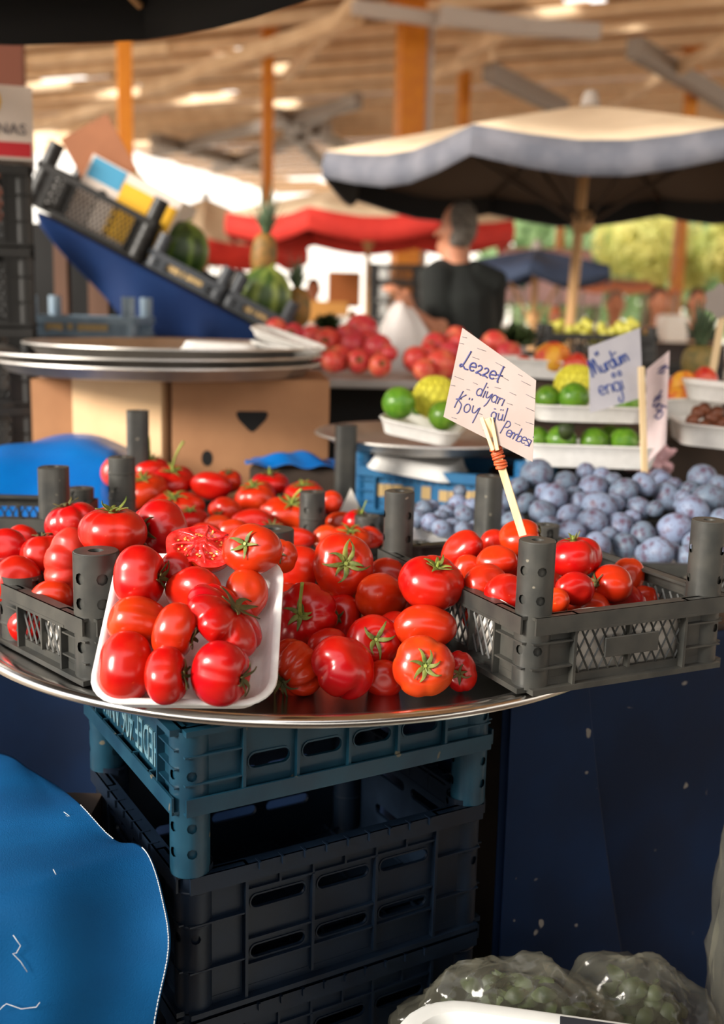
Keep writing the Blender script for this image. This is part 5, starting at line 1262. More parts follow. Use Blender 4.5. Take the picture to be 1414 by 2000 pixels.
for i in order:
    x, y, Y, w_ = pos_[i]; cr = POML[i][3]; p = PY(x, y, Y); r = w_*mpp(p)/2; rnd = random.Random(i)
    pile = 'pile by the tray stack' if x < 780 else 'pile before the seller'
    lv = 'at the top of' if y < 672 else 'midway up' if y < 698 else 'at the foot of'
    key = (pile, lv); cnt[key] = cnt.get(key, 0)+1
    o = bpy.data.objects.new('pomegranate', POM); COL.objects.link(o)
    zx = (Vector((rnd.uniform(-.25, .25), -1, rnd.uniform(-.15, .3))) if cr else Vector((rnd.uniform(-1, 1), rnd.uniform(.1, 1), rnd.uniform(-.2, 1)))).normalized()
    o.matrix_world = frame(p, zx.orthogonal(), z=zx) @ Matrix.Scale(r*.97, 4)
    tag(o, '%spomegranate, %s from left %s the %s' % ('crown-fronted ' if cr else 'smooth-sided ', ordinal(cnt[key]-1), lv, pile), 'pomegranate', 'pomegranates on the display tray')
    c = bpy.data.objects.new('crown', POMC); COL.objects.link(c); c.parent = o

# ------------------------------------------------------------------ lower foreground
# blue canvas over a low box at the frame's lower corner
ctrl = [  # rows from the back of the top to the hem; each row runs from far left to the hem edge; (px, py, Y)
 [(-260, 1450, 1.62), (-120, 1462, 1.60), (0, 1470, 1.56), (60, 1505, 1.50), (110, 1535, 1.45)],
 [(-260, 1540, 1.42), (-120, 1550, 1.42), (10, 1545, 1.40), (110, 1570, 1.36), (165, 1578, 1.34)],
 [(-260, 1640, 1.24), (-120, 1650, 1.24), (20, 1640, 1.24), (130, 1625, 1.26), (220, 1640, 1.24)],
 [(-260, 1730, 1.11), (-120, 1735, 1.11), (10, 1728, 1.12), (140, 1680, 1.18), (262, 1646, 1.215)],
 [(-260, 1770, 1.075), (-120, 1775, 1.075), (10, 1760, 1.09), (150, 1712, 1.145), (292, 1676, 1.185)],
 [(-260, 1830, 1.06), (-120, 1835, 1.06), (10, 1820, 1.07), (160, 1782, 1.115), (318, 1752, 1.155)],
 [(-260, 1930, 1.05), (-120, 1935, 1.05), (10, 1920, 1.06), (165, 1895, 1.095), (334, 1850, 1.13)],
 [(-260, 2080, 1.04), (-120, 2080, 1.04), (10, 2070, 1.05), (160, 2040, 1.08), (305, 1990, 1.11)],
 [(-260, 2300, 1.03), (-120, 2300, 1.03), (10, 2300, 1.04), (150, 2260, 1.06), (270, 2220, 1.09)],
 [(-260, 2600, 1.02), (-120, 2600, 1.02), (10, 2600, 1.03), (140, 2560, 1.05), (235, 2500, 1.07)]]
def crm(a, b_, c, d, t): return 0.5*((2*b_)+(c-a)*t+(2*a-5*b_+4*c-d)*t*t+(3*b_-a-3*c+d)*t**3)
P3 = [[PY(*q) for q in r] for r in ctrl]
def resample(rows, k):
    out = []
    for i in range(len(rows)-1):
        for s in range(k):
            out.append([crm(rows[max(i-1, 0)][j], rows[i][j], rows[i+1][j], rows[min(i+2, len(rows)-1)][j], s/k) for j in range(len(rows[0]))])
    out.append(rows[-1]); return out
R1 = resample(P3, 5); R2 = list(map(list, zip(*resample(list(map(list, zip(*R1))), 8))))
hem = [r[-1].copy() for r in R2]
for i, r in enumerate(R2):
    for j, p in enumerate(r):
        k = (j/len(r)); r[j] = p+Vector((0, -0.006, 0.004))*noise.noise(p*7)*4.5+Vector((0, -0.004, 0.002))*math.sin(j*0.5+i*0.12)*(i/len(R2))
b = MB(); b.grid(R2); cv = b.build('tarp', M_TARPF, None, None, angle=180, sub=1, solid=.0022); tag(cv, 'bright blue canvas with white stitched hem draped over a low box near the crates', 'tarp')
b = MB()
for i in range(len(R2)-1):
    a, c = R2[i][-1]*0.72+R2[i][-2]*0.28, R2[i+1][-1]*0.72+R2[i+1][-2]*0.28
    m_ = 4
    for s in range(m_):
        u0, u1 = a+(c-a)*(s/m_), a+(c-a)*((s+0.72)/m_); nn = (c-a).cross(R2[i][-1]-R2[i][-2]).normalized(); nn = nn if nn.y < 0 else -nn
        b.tube([u0+nn*.0014, (u0+u1)/2+nn*.0022, u1+nn*.0014], .00055, 5)
st_ = b.build('stitching', M_THREAD, cv, None, angle=180); st_['kind'] = 'stuff'
b = MB(); rnd = random.Random(3)
for (i, j, ln) in ((12, 15, .022), (21, 14, .030), (26, 17, .035), (32, 20, .05), (17, 22, .018), (7, 25, .016)):
    p = R2[i][j]; d = Vector((rnd.uniform(-1, 1), -.1, rnd.uniform(-1, .2))).normalized()
    b.tube([p+Vector((0, -.004, .003))+d*ln*q/5+Vector((0.006*math.sin(q*1.6), -0.001, .004*math.cos(q*1.9))) for q in range(6)], .0004, 4)
th = b.build('thread_scraps', M_THREAD, cv, None, angle=180); th['kind'] = 'stuff'
b = MB(); b.box((-0.58, 1.32, 0.32), (0.42, 0.30, 0.64)); tag(b.build('wooden_box', M_TABLE, None, None, smooth=False), 'low wooden box under the bright blue stitched canvas', 'box')

# white tub at the lower edge
tc_ = PY(790, 1955, 1.20)
ux = Vector((0.975, -0.18, 0)).normalized(); Mt = frame((tc_.x, tc_.y, 0), ux, z=(0, 0, 1)); RZ = PY(860, 1947, 1.2).z
wt, dt = 0.56, 0.38
root = empty('plastic_tub', 'white plastic tub with a black strip on its rim at the lower edge', 'tub', Mt)
b = MB(); cx, cy = wt/2, -dt/2+0.01
b.loft([rrect(wt-.12, dt-.10, .05, 0.002, 6, cx, cy), rrect(wt-.10, dt-.08, .06, 0.006, 6, cx, cy), rrect(wt-.03, dt-.03, .07, RZ-.03, 6, cx, cy), rrect(wt-.028, dt-.028, .07, RZ-.022, 6, cx, cy), rrect(wt, dt, .08, RZ-.022, 6, cx, cy), rrect(wt+.004, dt+.004, .08, RZ-.012, 6, cx, cy), rrect(wt, dt, .08, RZ-.002, 6, cx, cy), rrect(wt-.010, dt-.010, .076, RZ, 6, cx, cy), rrect(wt-.040, dt-.040, .064, RZ-.002, 6, cx, cy), rrect(wt-.050, dt-.050, .060, RZ-.010, 6, cx, cy), rrect(wt-.11, dt-.10, .05, 0.03, 6, cx, cy), rrect(wt-.13, dt-.12, .05, 0.026, 6, cx, cy)])
b.build('body', M_TUB, root, None, angle=40)
b = MB(); b.box((0.34, cy+dt/2-0.017, RZ+.0008), (0.30, 0.016, 0.003)); b.build('black_strip', mat('black_rubber', rgb(44, 46, 52), .5), root, None, bevel=.001, smooth=False)

# clear bags of greens
def bag(label, c, r, seed, lab2, m=M_FILM):
    crumple('plastic_bag', label, c, r, m, 'bag', seed, 0.20, 1.9, 72, 44)
    rnd = random.Random(seed); b = MB()
    for k in range(170):
        t, a = rnd.uniform(0.1, 2.2), rnd.uniform(0, 6.28); q = rnd.uniform(.35, .74)
        p = Vector((r[0]*q*math.sin(t)*math.cos(a), r[1]*q*math.sin(t)*math.sin(a), r[2]*q*math.cos(t))); d = Vector((rnd.gauss(0, 1), rnd.gauss(0, 1), rnd.gauss(0, .6))).normalized(); s = d.orthogonal().normalized(); ln = 0.036
        rows = []
        for i in range(5):
            u = i/4; cc = p+d*ln*(u-.5)+d.cross(s)*.012*math.sin(u*3); w_ = .011*math.sin(PI*(0.08+.9*u)); rows.append([cc-s*w_, cc+d.cross(s)*.004, cc+s*w_])
        b.grid(rows)
    o = b.build('leaves', M_LEAF, None, Matrix.Translation(c), angle=180); tag(o, lab2, 'leaves', None, 'stuff')
bz = PY(960, 1850, 1.36)
bag('clear plastic bag of greens lying behind the white tub', (0.212, 1.305, 0.375), (0.155, 0.062, 0.122), 11, 'dark greens inside the clear bag behind the white tub')
bag('second clear bag of greens, beyond the black tub strip', (0.395, 1.37, 0.335), (0.125, 0.075, 0.125), 23, 'greens in the bag beyond the black tub strip')
bag('tall clear sack of leafy greens at the frame edge below the grey crate', (0.615, 1.39, 0.47), (0.105, 0.09, 0.32), 37, 'leafy greens in the tall clear sack at the frame edge')
crate('dark crate under the clear bags of greens', on((0.235, 1.285), (0.93, 0.36), 0.012), 0.34, 0.10, 0.215, M_BLACKC, 'mesh', post_r=.012, post_h=0.002, holes=False)

# ------------------------------------------------------------------ parasols
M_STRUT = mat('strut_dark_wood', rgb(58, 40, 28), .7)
def parasol(label, c, r, zr, za, n, m_top, m_val, val, pole_m=M_WOOD, rot=0.2, sag=0.06, scallop=0.02, under=None, pole_x=0, pole_y=0, under_shade=None, val_shade=None, tilt=0, name='market_parasol'):
    root = empty(name, label, 'parasol', (c[0], c[1], 0)); S = 5
    ring = lambda q, z, dz: [(r*q*math.cos(rot+2*PI*(k//S+(k % S)/S)/n)*fac(k), r*q*math.sin(rot+2*PI*(k//S+(k % S)/S)/n)*fac(k), z-(dz*math.sin(PI*(k % S)/S))) for k in range(n*S)]
    def fac(k):
        f = (k % S)/S*2*PI/n-PI/n; return math.cos(PI/n)/math.cos(f)*(1-0.03*math.sin(PI*(k % S)/S))
    b = MB(); b.loft([ring(q, za+(zr-za)*q**1.05+0.0, sag*q) for q in (0.02, .25, .5, .75, 1.0)], cap0=True, cap1=False)
    b.build('canopy', [m_top] if not under else [m_top], root, None, angle=25, solid=.006)
    b = MB(); b.loft([ring(1.0, zr, sag), ring(1.012, zr-val*.5, sag+scallop*.5), ring(1.01, zr-val, sag+scallop)], cap0=False, cap1=False); b.build('valance', m_val, root, None, angle=40, solid=.004)
    Tm = Matrix.Translation((0, 0, zr)) @ Matrix.Rotation(tilt, 4, 'X') @ Matrix.Translation((0, 0, -zr))
    if under_shade:  # dark sheet below the canopy, the underside's shade put into its colour
        b = MB(); b.loft([ring(q, za-.012+(zr-za)*q**1.05, sag*q) for q in (0.02, .25, .5, .75, .992)], cap0=True, cap1=False); b.build('under_shade', under_shade, root, None, angle=25)
    if val_shade:  # same painted shade on the inside of the valance
        b = MB(); b.loft([ring(.990, zr-.005, sag), ring(.998, zr-val*.5, sag+scallop*.5), ring(.998, zr-val+.004, sag+scallop)], cap0=False, cap1=False); b.build('valance_shade', val_shade, root, None, angle=40)
    for o_ in kids(root): o_.matrix_local = Tm
    b = MB(); b.tube([(pole_x, pole_y, 0.005), (0, 0, za+.02)], .024, 10); b.build('pole', pole_m, root, None)
    b = MB(); b.lathe([(.001, za+.075), (.03, za+.06), (.04, za+.03), (.045, za+.0)], 12); b.build('finial', M_BEAMG, root, None)
    b = MB(); b.lathe([(.03, za-.55), (.05, za-.53), (.05, za-.47), (.03, za-.45)], 12); b.build('hub', M_WOOD, root, None)
    for k in range(n):
        a = rot+2*PI*k/n; e = Vector((math.cos(a), math.sin(a), 0))
        rb = MB(); rb.tube([e*.03+Vector((0, 0, za-.05)), e*r*.99+Vector((0, 0, zr-.028))], .010, 6); o = rb.build('rib', M_STRUT if under_shade else M_WOOD, root, None)
        sb = MB(); sb.tube([e*.04+Vector((0, 0, za-.5)), e*r*.5+Vector((0, 0, (za+zr)/2-.03))], .008, 6); sb.build('strut', M_STRUT if under_shade else M_WOOD, root, None)
    return root
q = PY(1152, 215, 5.05)
parasol('big beige market parasol with blue-grey valance and wooden pole', (q.x, 5.05), 1.20, PY(905, 243, 3.95).z+.004, PY(1168, 208, 5.05).z, 8, M_CANV, M_VAL, 0.105, rot=PI/8-.14, pole_x=-0.07, sag=.05, under_shade=mat('under_shade_brown', rgb(62, 48, 38), .9), val_shade=mat('under_shade_black', rgb(16, 17, 20), .9), tilt=-.008)
q = PY(722, 372, 9.8)
parasol('beige parasol with red valance behind the seller', (q.x, 9.8), 1.30, 2.10, 2.42, 8, M_CANV, M_RED, 0.17, rot=0.42, under_shade=mat('under_shade_maroon', rgb(74, 40, 34), .9))
q = PY(402, 388, 12.5)
parasol('farther pale parasol with red valance, between watermelon and tall pineapple', (q.x, 12.5), 1.15, 2.02, 2.5, 8, M_CANV, M_RED, 0.20, rot=0.1)
q = PY(1050, 480, 8.5)
parasol('dark blue parasol low behind the wooden parasol pole', (q.x-0.05, 8.2), 0.62, 1.68, 1.80, 6, mat('canvas_navy', rgb(44, 58, 84), .8), mat('canvas_navy', rgb(44, 58, 84), .8), .08, rot=.3)
# dark parasol over the tomato stall (only its underside rim is seen at the top of the picture)
parasol('black parasol overhead, its dark rim crossing the top corner', (-0.93, 1.86), 0.974, 2.072, 2.38, 8, M_CANVD, M_CANVD, 0.10, rot=math.radians(22.5), sag=.015, scallop=.012, pole_y=-.28, pole_m=mat('pole_dark', rgb(40, 30, 24), .6))

# ------------------------------------------------------------------ hall: floor, roof, columns
b = MB(); b.box((0, 12, -0.02), (44, 44, 0.04)); struct(b.build('floor', M_FLOOR, None, None, smooth=False))
ROOFZ = 4.6
def column(px, py, Y, wpx, m=M_ORANGE, lab=None, round_=False, name='column', z1=ROOFZ):
    p = PY(px, py, Y); w_ = wpx*mpp(p); b = MB()
    if round_: b.tube([(0, 0, 0), (0, 0, z1)], w_/2, 14)
    else:
        b.box((0, 0, z1/2), (w_, w_, z1)); b.box((0, 0, .15), (w_*1.5, w_*1.5, .3)); b.box((0, 0, z1-.04), (w_*1.7, w_*1.7, .08))
    return struct(b.build(name, m, None, Matrix.Translation((p.x, p.y, 0)) @ Matrix.Rotation(.25, 4, 'Z'), bevel=.006 if not round_ else 0, smooth=round_))
column(803, 110, 12.2, 50); column(838, 110, 12.3, 18, M_PIPE, None, True, 'pipe_column')
column(244, 190, 9.5, 29); column(522, 300, 13.5, 21); column(906, 180, 14.5, 21); column(1326, 490, 14.0, 20); column(1090, 520, 19.0, 13)
column(14, 115, 4.6, 66, mat('column_brown', rgb(96, 44, 18), .6))
# roof of boards with skylight gaps
ang = math.radians(-24); RU_ = Vector((math.cos(ang), math.sin(ang), 0)); RV_ = Vector((-math.sin(ang), math.cos(ang), 0)); RO = Vector((0, 14, ROOFZ))
gaps = [(PZ(50, 150, ROOFZ), PZ(222, 163, ROOFZ), .30), (PZ(318, 172, ROOFZ), (PZ(522, 186, ROOFZ)), .30), (PZ(600, 352, ROOFZ), PZ(640, 352, ROOFZ), .55), (PZ(1030, -6, ROOFZ), PZ(1180, 14, ROOFZ), .16), (PZ(268, 270, ROOFZ), PZ(284, 276, ROOFZ), .3), (PZ(345, 88, ROOFZ), PZ(352, 89, ROOFZ), .18), (PZ(430, 94, ROOFZ), PZ(438, 95, ROOFZ), .18), (PZ(500, 110, ROOFZ), PZ(515, 110, ROOFZ), .2)]
eave = [PZ(262, 296, ROOFZ), PZ(522, 372, ROOFZ)]
def segd(p, a, c):
    ab = (c-a); t = max(0, min(1, (p-a).dot(ab)/ab.dot(ab))); return (p-(a+ab*t)).length
b = MB(); du, dv = 0.22, 0.30
roof_faces = 0
for i in range(-90, 91):
    for j in range(-46, 62):
        c = RO+RU_*(i*du)+RV_*(j*dv)
        if c.y < -0.6 or c.y > 33 or (c.x < -4.2 and c.y < 9) or (c.x > 2.5 and c.y > 21): continue
        # open left side of the hall past the eave line
        e0, e1 = eave; dx = e1-e0; side = dx.x*(c.y-e0.y)-dx.y*(c.x-e0.x)
        if side > 0 and c.y > 19 and c.x < 0.5: continue
        if any(segd(c, g0, g1) < wd for g0, g1, wd in gaps): continue
        zz = ROOFZ+0.04*(j % 2)
        p_ = [c+RU_*(a*du/2)+RV_*(d*dv/2) for a, d in ((-1, -1.3), (1, -1.3), (1, 1.3), (-1, 1.3))]
        b.cur = (j//2) % 2; b.add([(v.x, v.y, zz) for v in p_], [(0, 1, 2, 3)])
rf = b.build('roof', [mat('roof_boards_pale', rgb(246, 210, 166), .8, col2=rgb(220, 178, 132), scale=1.2, stretch=(.3, 3, 1)), M_ROOF], None, None, smooth=False, solid=.02); struct(rf)
def beam(a, c, w_, h_, m=M_BEAM, name='roof_beam'):
    a, c = Vector(a), Vector(c); d = c-a; M = frame(a, d, z=(0, 0, 1)); b = MB(); L_ = d.length; b.box((L_/2, 0, 0), (L_, w_, h_)); return struct(b.build(name, m, None, M, smooth=False))
for j in range(-15, 25):
    c = RO+RV_*(j*0.78+.1); zz = ROOFZ-.10
    L_ = 14
    if c.y < -1 or c.y > 31: continue
    a, d = c-RU_*L_, c+RU_*L_
    if c.y > 20: a = c-RU_*1.5
    while d.x > 2.6 and c.y > 20 and d.y > 20.8: d = d-RU_*.5
    beam((a.x, a.y, zz), (d.x, d.y, zz), .11, .12)
def pbeam(x0, y0, x1, y1, z0, z1, w_, m=M_BEAM): beam(PZ(x0, y0, z0), PZ(x1, y1, z1), w_, w_*1.2, m)
pbeam(560, 150, 690, 8, 4.2, 4.2, .10); pbeam(690, 14, 860, 40, 4.1, 4.1, .10, M_PIPE); pbeam(860, 30, 1018, 52, 4.1, 4.1, .13, M_PIPE); pbeam(900, 110, 1014, 50, 4.1, 4.1, .10)
pbeam(955, 140, 1100, 212, 4.0, 4.0, .16, M_BEAMG); pbeam(1238, 92, 1430, 206, 4.0, 4.0, .16, M_BEAMG); pbeam(1196, 204, 1430, 78, 4.0, 4.0, .10); pbeam(830, 150, 960, 108, 4.1, 4.1, .10)
pbeam(1010, 52, 1170, 62, 4.1, 4.1, .12, M_PIPE); pbeam(300, 272, 520, 330, 4.2, 4.2, .18, M_BEAMG); pbeam(300, 300, 700, 200, 4.2, 4.2, .14, M_BEAMG); pbeam(540, 220, 760, 330, 4.2, 4.2, .14, M_BEAMG); pbeam(60, 250, 240, 200, 4.2, 4.2, .12)
pbeam(60, 120, 330, 95, 4.2, 4.2, .10); pbeam(280, 180, 700, 30, 4.2, 4.2, .12); pbeam(560, 260, 700, 190, 4.2, 4.2, .12, M_BEAMG); pbeam(420, 330, 640, 250, 4.2, 4.2, .16, M_BEAMG); pbeam(640, 330, 560, 250, 4.2, 4.2, .14, M_BEAMG)
# ------------------------------------------------------------------ people
def person(label, root_p, parts, shirt, m_shirt, hair, rest=(), name='person', m_skin=None, m_hair=None, trousers=None, vox=.014):
    root = empty(name, label, 'person', root_p); inv = Matrix.Translation(-Vector(root_p))
    def body(nm, shapes, m, par, v):
        b = MB()
        for sh in shapes:
            if sh[0] == 't': b.tube([inv @ Vector(p) for p in sh[1]], sh[2], 12)
            else: b.ball(inv @ Vector(sh[1]), sh[2], 20, 14, )
        o = b.build(nm, m, par, None, angle=180)
        md = o.modifiers.new('r', 'REMESH'); md.mode = 'VOXEL'; md.voxel_size = v; md.use_smooth_shade = True
        md = o.modifiers.new('s', 'SMOOTH'); md.factor = .5; md.iterations = 5
        return o
    body('body', parts, m_skin or M_SKIN, root, vox*.6); body('shirt', shirt, m_shirt, root, vox); body('hair', hair, m_hair or M_HAIR, root, vox*.7)
    if trousers: body('trousers', trousers, mat('trousers_dark', rgb(40, 42, 50), .9), root, vox)
    for f in rest: f(root, inv)
    return root
Y0 = 5.0
H_ = PY(893, 452, Y0); nk = PY(890, 512, Y0); sL = PY(846, 536, 4.93); sR = PY(966, 548, 5.03); hip = Vector((PY(915, 700, Y0).x, Y0, .98)); el = PY(858, 652, 4.86); wr = PY(806, 612, 4.76); hd = PY(790, 584, 4.73)
elR = Vector((sR.x-.02, 5.16, 1.20)); wrR = Vector((sR.x-.25, 5.30, 1.12))
def fingers(base_, dirv, upv, sz=1.0):
    d = Vector(dirv).normalized(); u = Vector(upv); u = (u-d*u.dot(d)).normalized(); s = d.cross(u); out = []
    for k, ln in enumerate((.062, .072, .068, .052)):
        o = base_+s*(.026-.0175*k)*sz+d*.030*sz
        out.append(('t', [o, o+(d*.45*ln-u*.10*ln)*sz*1.1, o+(d*.72*ln-u*.45*ln)*sz*1.1, o+(d*.72*ln-u*.85*ln)*sz*1.1], [.0092*sz, .0088*sz, .008*sz, .007*sz]))
    o = base_+s*.030*sz-d*.02*sz; out.append(('t', [o, o+(s*.022+d*.022-u*.012)*sz, o+(s*.024+d*.05-u*.03)*sz], [.011*sz, .010*sz, .0085*sz]))
    out.append(('t', [base_-d*.045*sz+s*.004, base_, base_+d*.035*sz], [.026*sz, .036*sz, .034*sz])); return out
skin = [('b', H_+Vector((0, 0, .01)), (.074, .096, .118)), ('t', [H_+Vector((-.03, .03, -.06)), H_+Vector((-.045, .055, -.10))], [.060, .046]), ('t', [H_+Vector((.0, -.01, -.06)), nk+Vector((0, 0, -.03))], [.060, .068]),
        ('t', [H_+Vector((-.066, .060, .015)), H_+Vector((-.092, .078, -.018))], [.014, .016]), ('t', [H_+Vector((-.055, .075, -.045)), H_+Vector((-.068, .085, -.050))], [.02, .016]), ('b', H_+Vector((-.070, -.035, -.005)), (.012, .022, .033)), ('b', H_+Vector((.076, .0, -.005)), (.012, .022, .033)),
        ('t', [nk+Vector((0, 0, -.02)), nk+Vector((.01, 0, -.25)), hip], [.075, .15, .14]), ('t', [sL, el], [.052, .044]), ('t', [el, wr], [.043, .029]), ('t', [sR, elR], [.052, .044]), ('t', [elR, wrR], [.043, .029]),
        ('t', [hip+Vector((-.09, 0, 0)), hip+Vector((-.10, .03, -.48)), hip+Vector((-.10, -.01, -.93))], [.085, .056, .04]), ('t', [hip+Vector((.09, 0, 0)), hip+Vector((.10, .03, -.48)), hip+Vector((.10, -.01, -.93))], [.085, .056, .04])]+fingers(hd, hd-wr, Vector((.2, -.4, .9)))+fingers(wrR+(wrR-elR).normalized()*.05, wrR-elR, (0, 0, 1))+[('t', [wr, hd], [.028, .026])]
shirt = [('t', [nk+Vector((0, .0, .0)), nk+Vector((.005, 0, -.06)), nk+Vector((.02, 0, -.16)), nk+Vector((.03, .01, -.34)), hip+Vector((0, 0, .02)), hip+Vector((0, 0, -.10))], [.066, .105, .165, .172, .165, .160]), ('t', [nk+Vector((-.05, 0, -.05)), sL+Vector((.015, .01, -.01)), sL+(el-sL)*.55, sL+(el-sL)*.80], [.075, .082, .070, .068]), ('t', [nk+Vector((.06, 0, -.05)), sR+Vector((-.015, 0, -.01)), sR+(elR-sR)*.5, sR+(elR-sR)*.8], [.075, .085, .074, .068])]
hair = [('b', H_+Vector((.018, -.022, .028)), (.074, .090, .108)), ('t', [H_+Vector((.005, -.055, -.02)), H_+Vector((.0, -.050, -.07))], [.052, .042])]
tr = [('t', [hip+Vector((0, 0, .03)), hip+Vector((0, 0, -.08))], [.155, .158]), ('t', [hip+Vector((-.09, 0, -.05)), hip+Vector((-.10, .03, -.48)), hip+Vector((-.10, -.01, -.90))], [.098, .075, .062]), ('t', [hip+Vector((.09, 0, -.05)), hip+Vector((.10, .03, -.48)), hip+Vector((.10, -.01, -.90))], [.098, .075, .062]), ('t', [hip+Vector((-.10, -.04, -.945)), hip+Vector((-.11, .16, -.955))], [.036, .034]), ('t', [hip+Vector((.10, -.04, -.945)), hip+Vector((.11, .16, -.955))], [.036, .034])]
person('grey-haired person in a black shirt seen from behind, holding a white bag', (hip.x, Y0, 0), skin, shirt, M_SHIRT, hair, trousers=tr)
b = MB(); rows = []
top_ = hd+Vector((-.005, -.01, -.02)); loops = []
for i in range(11):
    q = i/10; z = top_.z-.30*q; rx = .022+.115*min(1, q*1.6)**.8*(1 if q < .9 else .9); ry = .018+.06*min(1, q*1.5)
    loops.append([(top_.x-.01+.035*q+rx*(1+.12*math.sin(5*a+q*4))*math.cos(a), top_.y+ry*math.sin(a)*(1+.1*math.sin(4*a+2)), z+.012*math.sin(3*a)) for a in [2*PI*k/28 for k in range(28)]])
b.loft(loops); tag(b.build('carrier_bag', M_BAGW, None, None, angle=70), 'white plastic carrier bag held by the grey-haired person', 'bag')
def far_person(label, px, py, Y, hpx, m_shirt, m_hair, face=-1, m_skin=None):
    h = PY(px, py, Y); s = hpx*mpp(h)/.235; v = lambda x, y, z: h+Vector((x*s, y*s, z*s)); zf = h.z; ft = lambda x: Vector((h.x+x, h.y, 0.05))
    sk = [('b', h, (.078*s, .095*s, .12*s)), ('t', [v(0, 0, -.08), v(0, .01, -.20)], .055*s), ('b', v(0, face*.095, -.01), (.016*s, .02*s, .022*s)), ('b', v(.08, 0, 0), (.014*s, .02*s, .03*s)), ('b', v(-.08, 0, 0), (.014*s, .02*s, .03*s)), ('t', [v(0, 0, -.2), v(0, 0, -.7)], .12*s), ('t', [v(-.18, 0, -.27), v(-.22, -.02, -.55), v(-.16, -.20, -.68)], [.05*s, .042*s, .03*s]), ('t', [v(.18, 0, -.27), v(.22, -.02, -.55), v(.16, -.20, -.68)], [.05*s, .042*s, .03*s])]
    for sg_ in (-1, 1): sk += fingers(v(sg_*.15, -.25, -.70), (0, -1, -.2), (0, 0, 1), s)
    sh = [('t', [v(0, 0, -.19), v(0, 0, -.26), v(0, 0, -.5), v(0, 0, -.80)], [.07*s, .15*s, .165*s, .16*s]), ('t', [v(-.12, 0, -.27), v(-.20, -.01, -.42)], [.085*s, .07*s]), ('t', [v(.12, 0, -.27), v(.20, -.01, -.42)], [.085*s, .07*s])]
    ha = [('b', v(0, -face*.02, .035), (.082*s, .095*s, .105*s))]
    t_ = [('t', [v(0, 0, -.74), v(0, 0, -.85)], .155*s)]+[('t', [v(k*.08, 0, -.82), Vector((h.x+k*.09*s, h.y, .06))], [.09*s, .06*s]) for k in (-1, 1)]+[('t', [Vector((h.x+k*.09*s, h.y+.02, .04)), Vector((h.x+k*.09*s, h.y+face*.16, .035))], .035*s) for k in (-1, 1)]
    person(label, (h.x, h.y, 0), sk, sh, m_shirt, ha, m_hair=m_hair, trousers=t_, vox=.02, m_skin=m_skin)
M_HD = mat('hair_dark', rgb(52, 42, 36), .8)
far_person('distant person in a pale blue shirt under the terracotta awning', 1202, 596, 11.0, 52, mat('shirt_pale_blue', rgb(176, 210, 216), .8), M_HAIR)
far_person('distant person in a yellow-green shirt beside the pale board', 1288, 592, 10.3, 56, mat('shirt_yellow', rgb(196, 186, 84), .8), M_HD)
far_person('distant person in dark clothes above the pineapple', 1362, 590, 11.6, 50, mat('shirt_dark', rgb(40, 38, 40), .8), M_HD)
far_person('distant person with orange cap behind the wooden parasol pole', 1085, 622, 13.0, 36, mat('shirt_maroon', rgb(74, 34, 48), .8), mat('cap_orange', rgb(226, 96, 54), .8))
far_person('distant dark-haired person between pineapple and brown carton pile', 612, 566, 12.9, 40, mat('shirt_white', rgb(224, 222, 222), .8), M_HD)

# ------------------------------------------------------------------ far stalls
def stall(label, px, py, Y, wpx, d, m_cloth, m_top=None):
    p = PY(px, py, Y); w_ = wpx*mpp(p); z = p.z; root = empty('market_stall', label, 'stall', (p.x, p.y, 0)); b = MB(); b.box((0, d/2, z-.02), (w_, d, .04)); b.build('counter', m_top or M_BEAM, root, None, smooth=False)
    rows = [[(-w_/2+w_*i/24, -.012-.02*(j/6)*(1+math.sin(i*1.9)), z-(z-.03)*j/6) for i in range(25)] for j in range(7)]
    MB().grid(rows).build('cloth', m_cloth, root, None, angle=180, solid=.004)
    for sx in (-1, 1):
        for yy in (.05, d-.05): bb_ = MB(); bb_.box((sx*(w_/2-.05), yy, (z-.04)/2), (.05, .05, z-.04)); bb_.build('leg', M_TABLE, root, None, smooth=False)
    return root
def awning(label, x0, x1, y, Y, drop, d, m, rise=.25, m_val=None):
    a, c = PY(x0, y, Y), PY(x1, y, Y); root = empty('awning', label, 'awning', (a.x, a.y, 0)); L_ = (c-a).length; n = 20; z0 = (a.z+c.z)/2
    rows = [[(L_*i/n, d*j/6, z0+rise*j/6-.03*math.sin(PI*i/n*3)**2*(1-j/6)-.05*math.sin(PI*j/6)) for i in range(n+1)] for j in range(7)]
    MB().grid(rows).build('canopy', m, root, None, angle=180, solid=.006)
    rows = [[(L_*i/n, -.005-.01*math.sin(i*2.1)*j/3, z0-.03*math.sin(PI*i/n*3)**2-drop*j/3) for i in range(n+1)] for j in range(4)]
    MB().grid(rows).build('valance', m_val or m, root, None, angle=180, solid=.005)
    for x in (.04, L_-.04):
        for yy, zz in ((.03, z0), (d-.03, z0+rise)): b = MB(); b.tube([(x, yy, 0.005), (x, yy, zz)], .02, 8); b.build('pole', M_BEAMG, root, None)
    return root
M_TERRA = mat('canvas_terracotta', rgb(206, 124, 84), .8); M_PINK = mat('canvas_pink', rgb(244, 212, 220), .8); M_GRN = mat('canvas_green', rgb(20, 112, 78), .8); M_LIGHT = mat('canvas_light', rgb(222, 212, 204), .8); M_GREYC = mat('canvas_grey', rgb(176, 170, 172), .8)
awning('terracotta awning over far stalls beyond the price cards', 1132, 1330, 560, 13.0, .06, 1.6, M_TERRA, .12)
awning('pink awning sheet beyond the black-shirted person', 985, 1180, 545, 16.0, .35, 1.2, M_PINK, .5)
awning('green awning edge just past the black shirt', 966, 1030, 540, 14.0, .12, 1.0, M_GRN, .2)
awning('pale green-topped awning between watermelon and tall pineapple', 400, 500, 505, 15.0, .10, 1.0, M_GRN, .5)
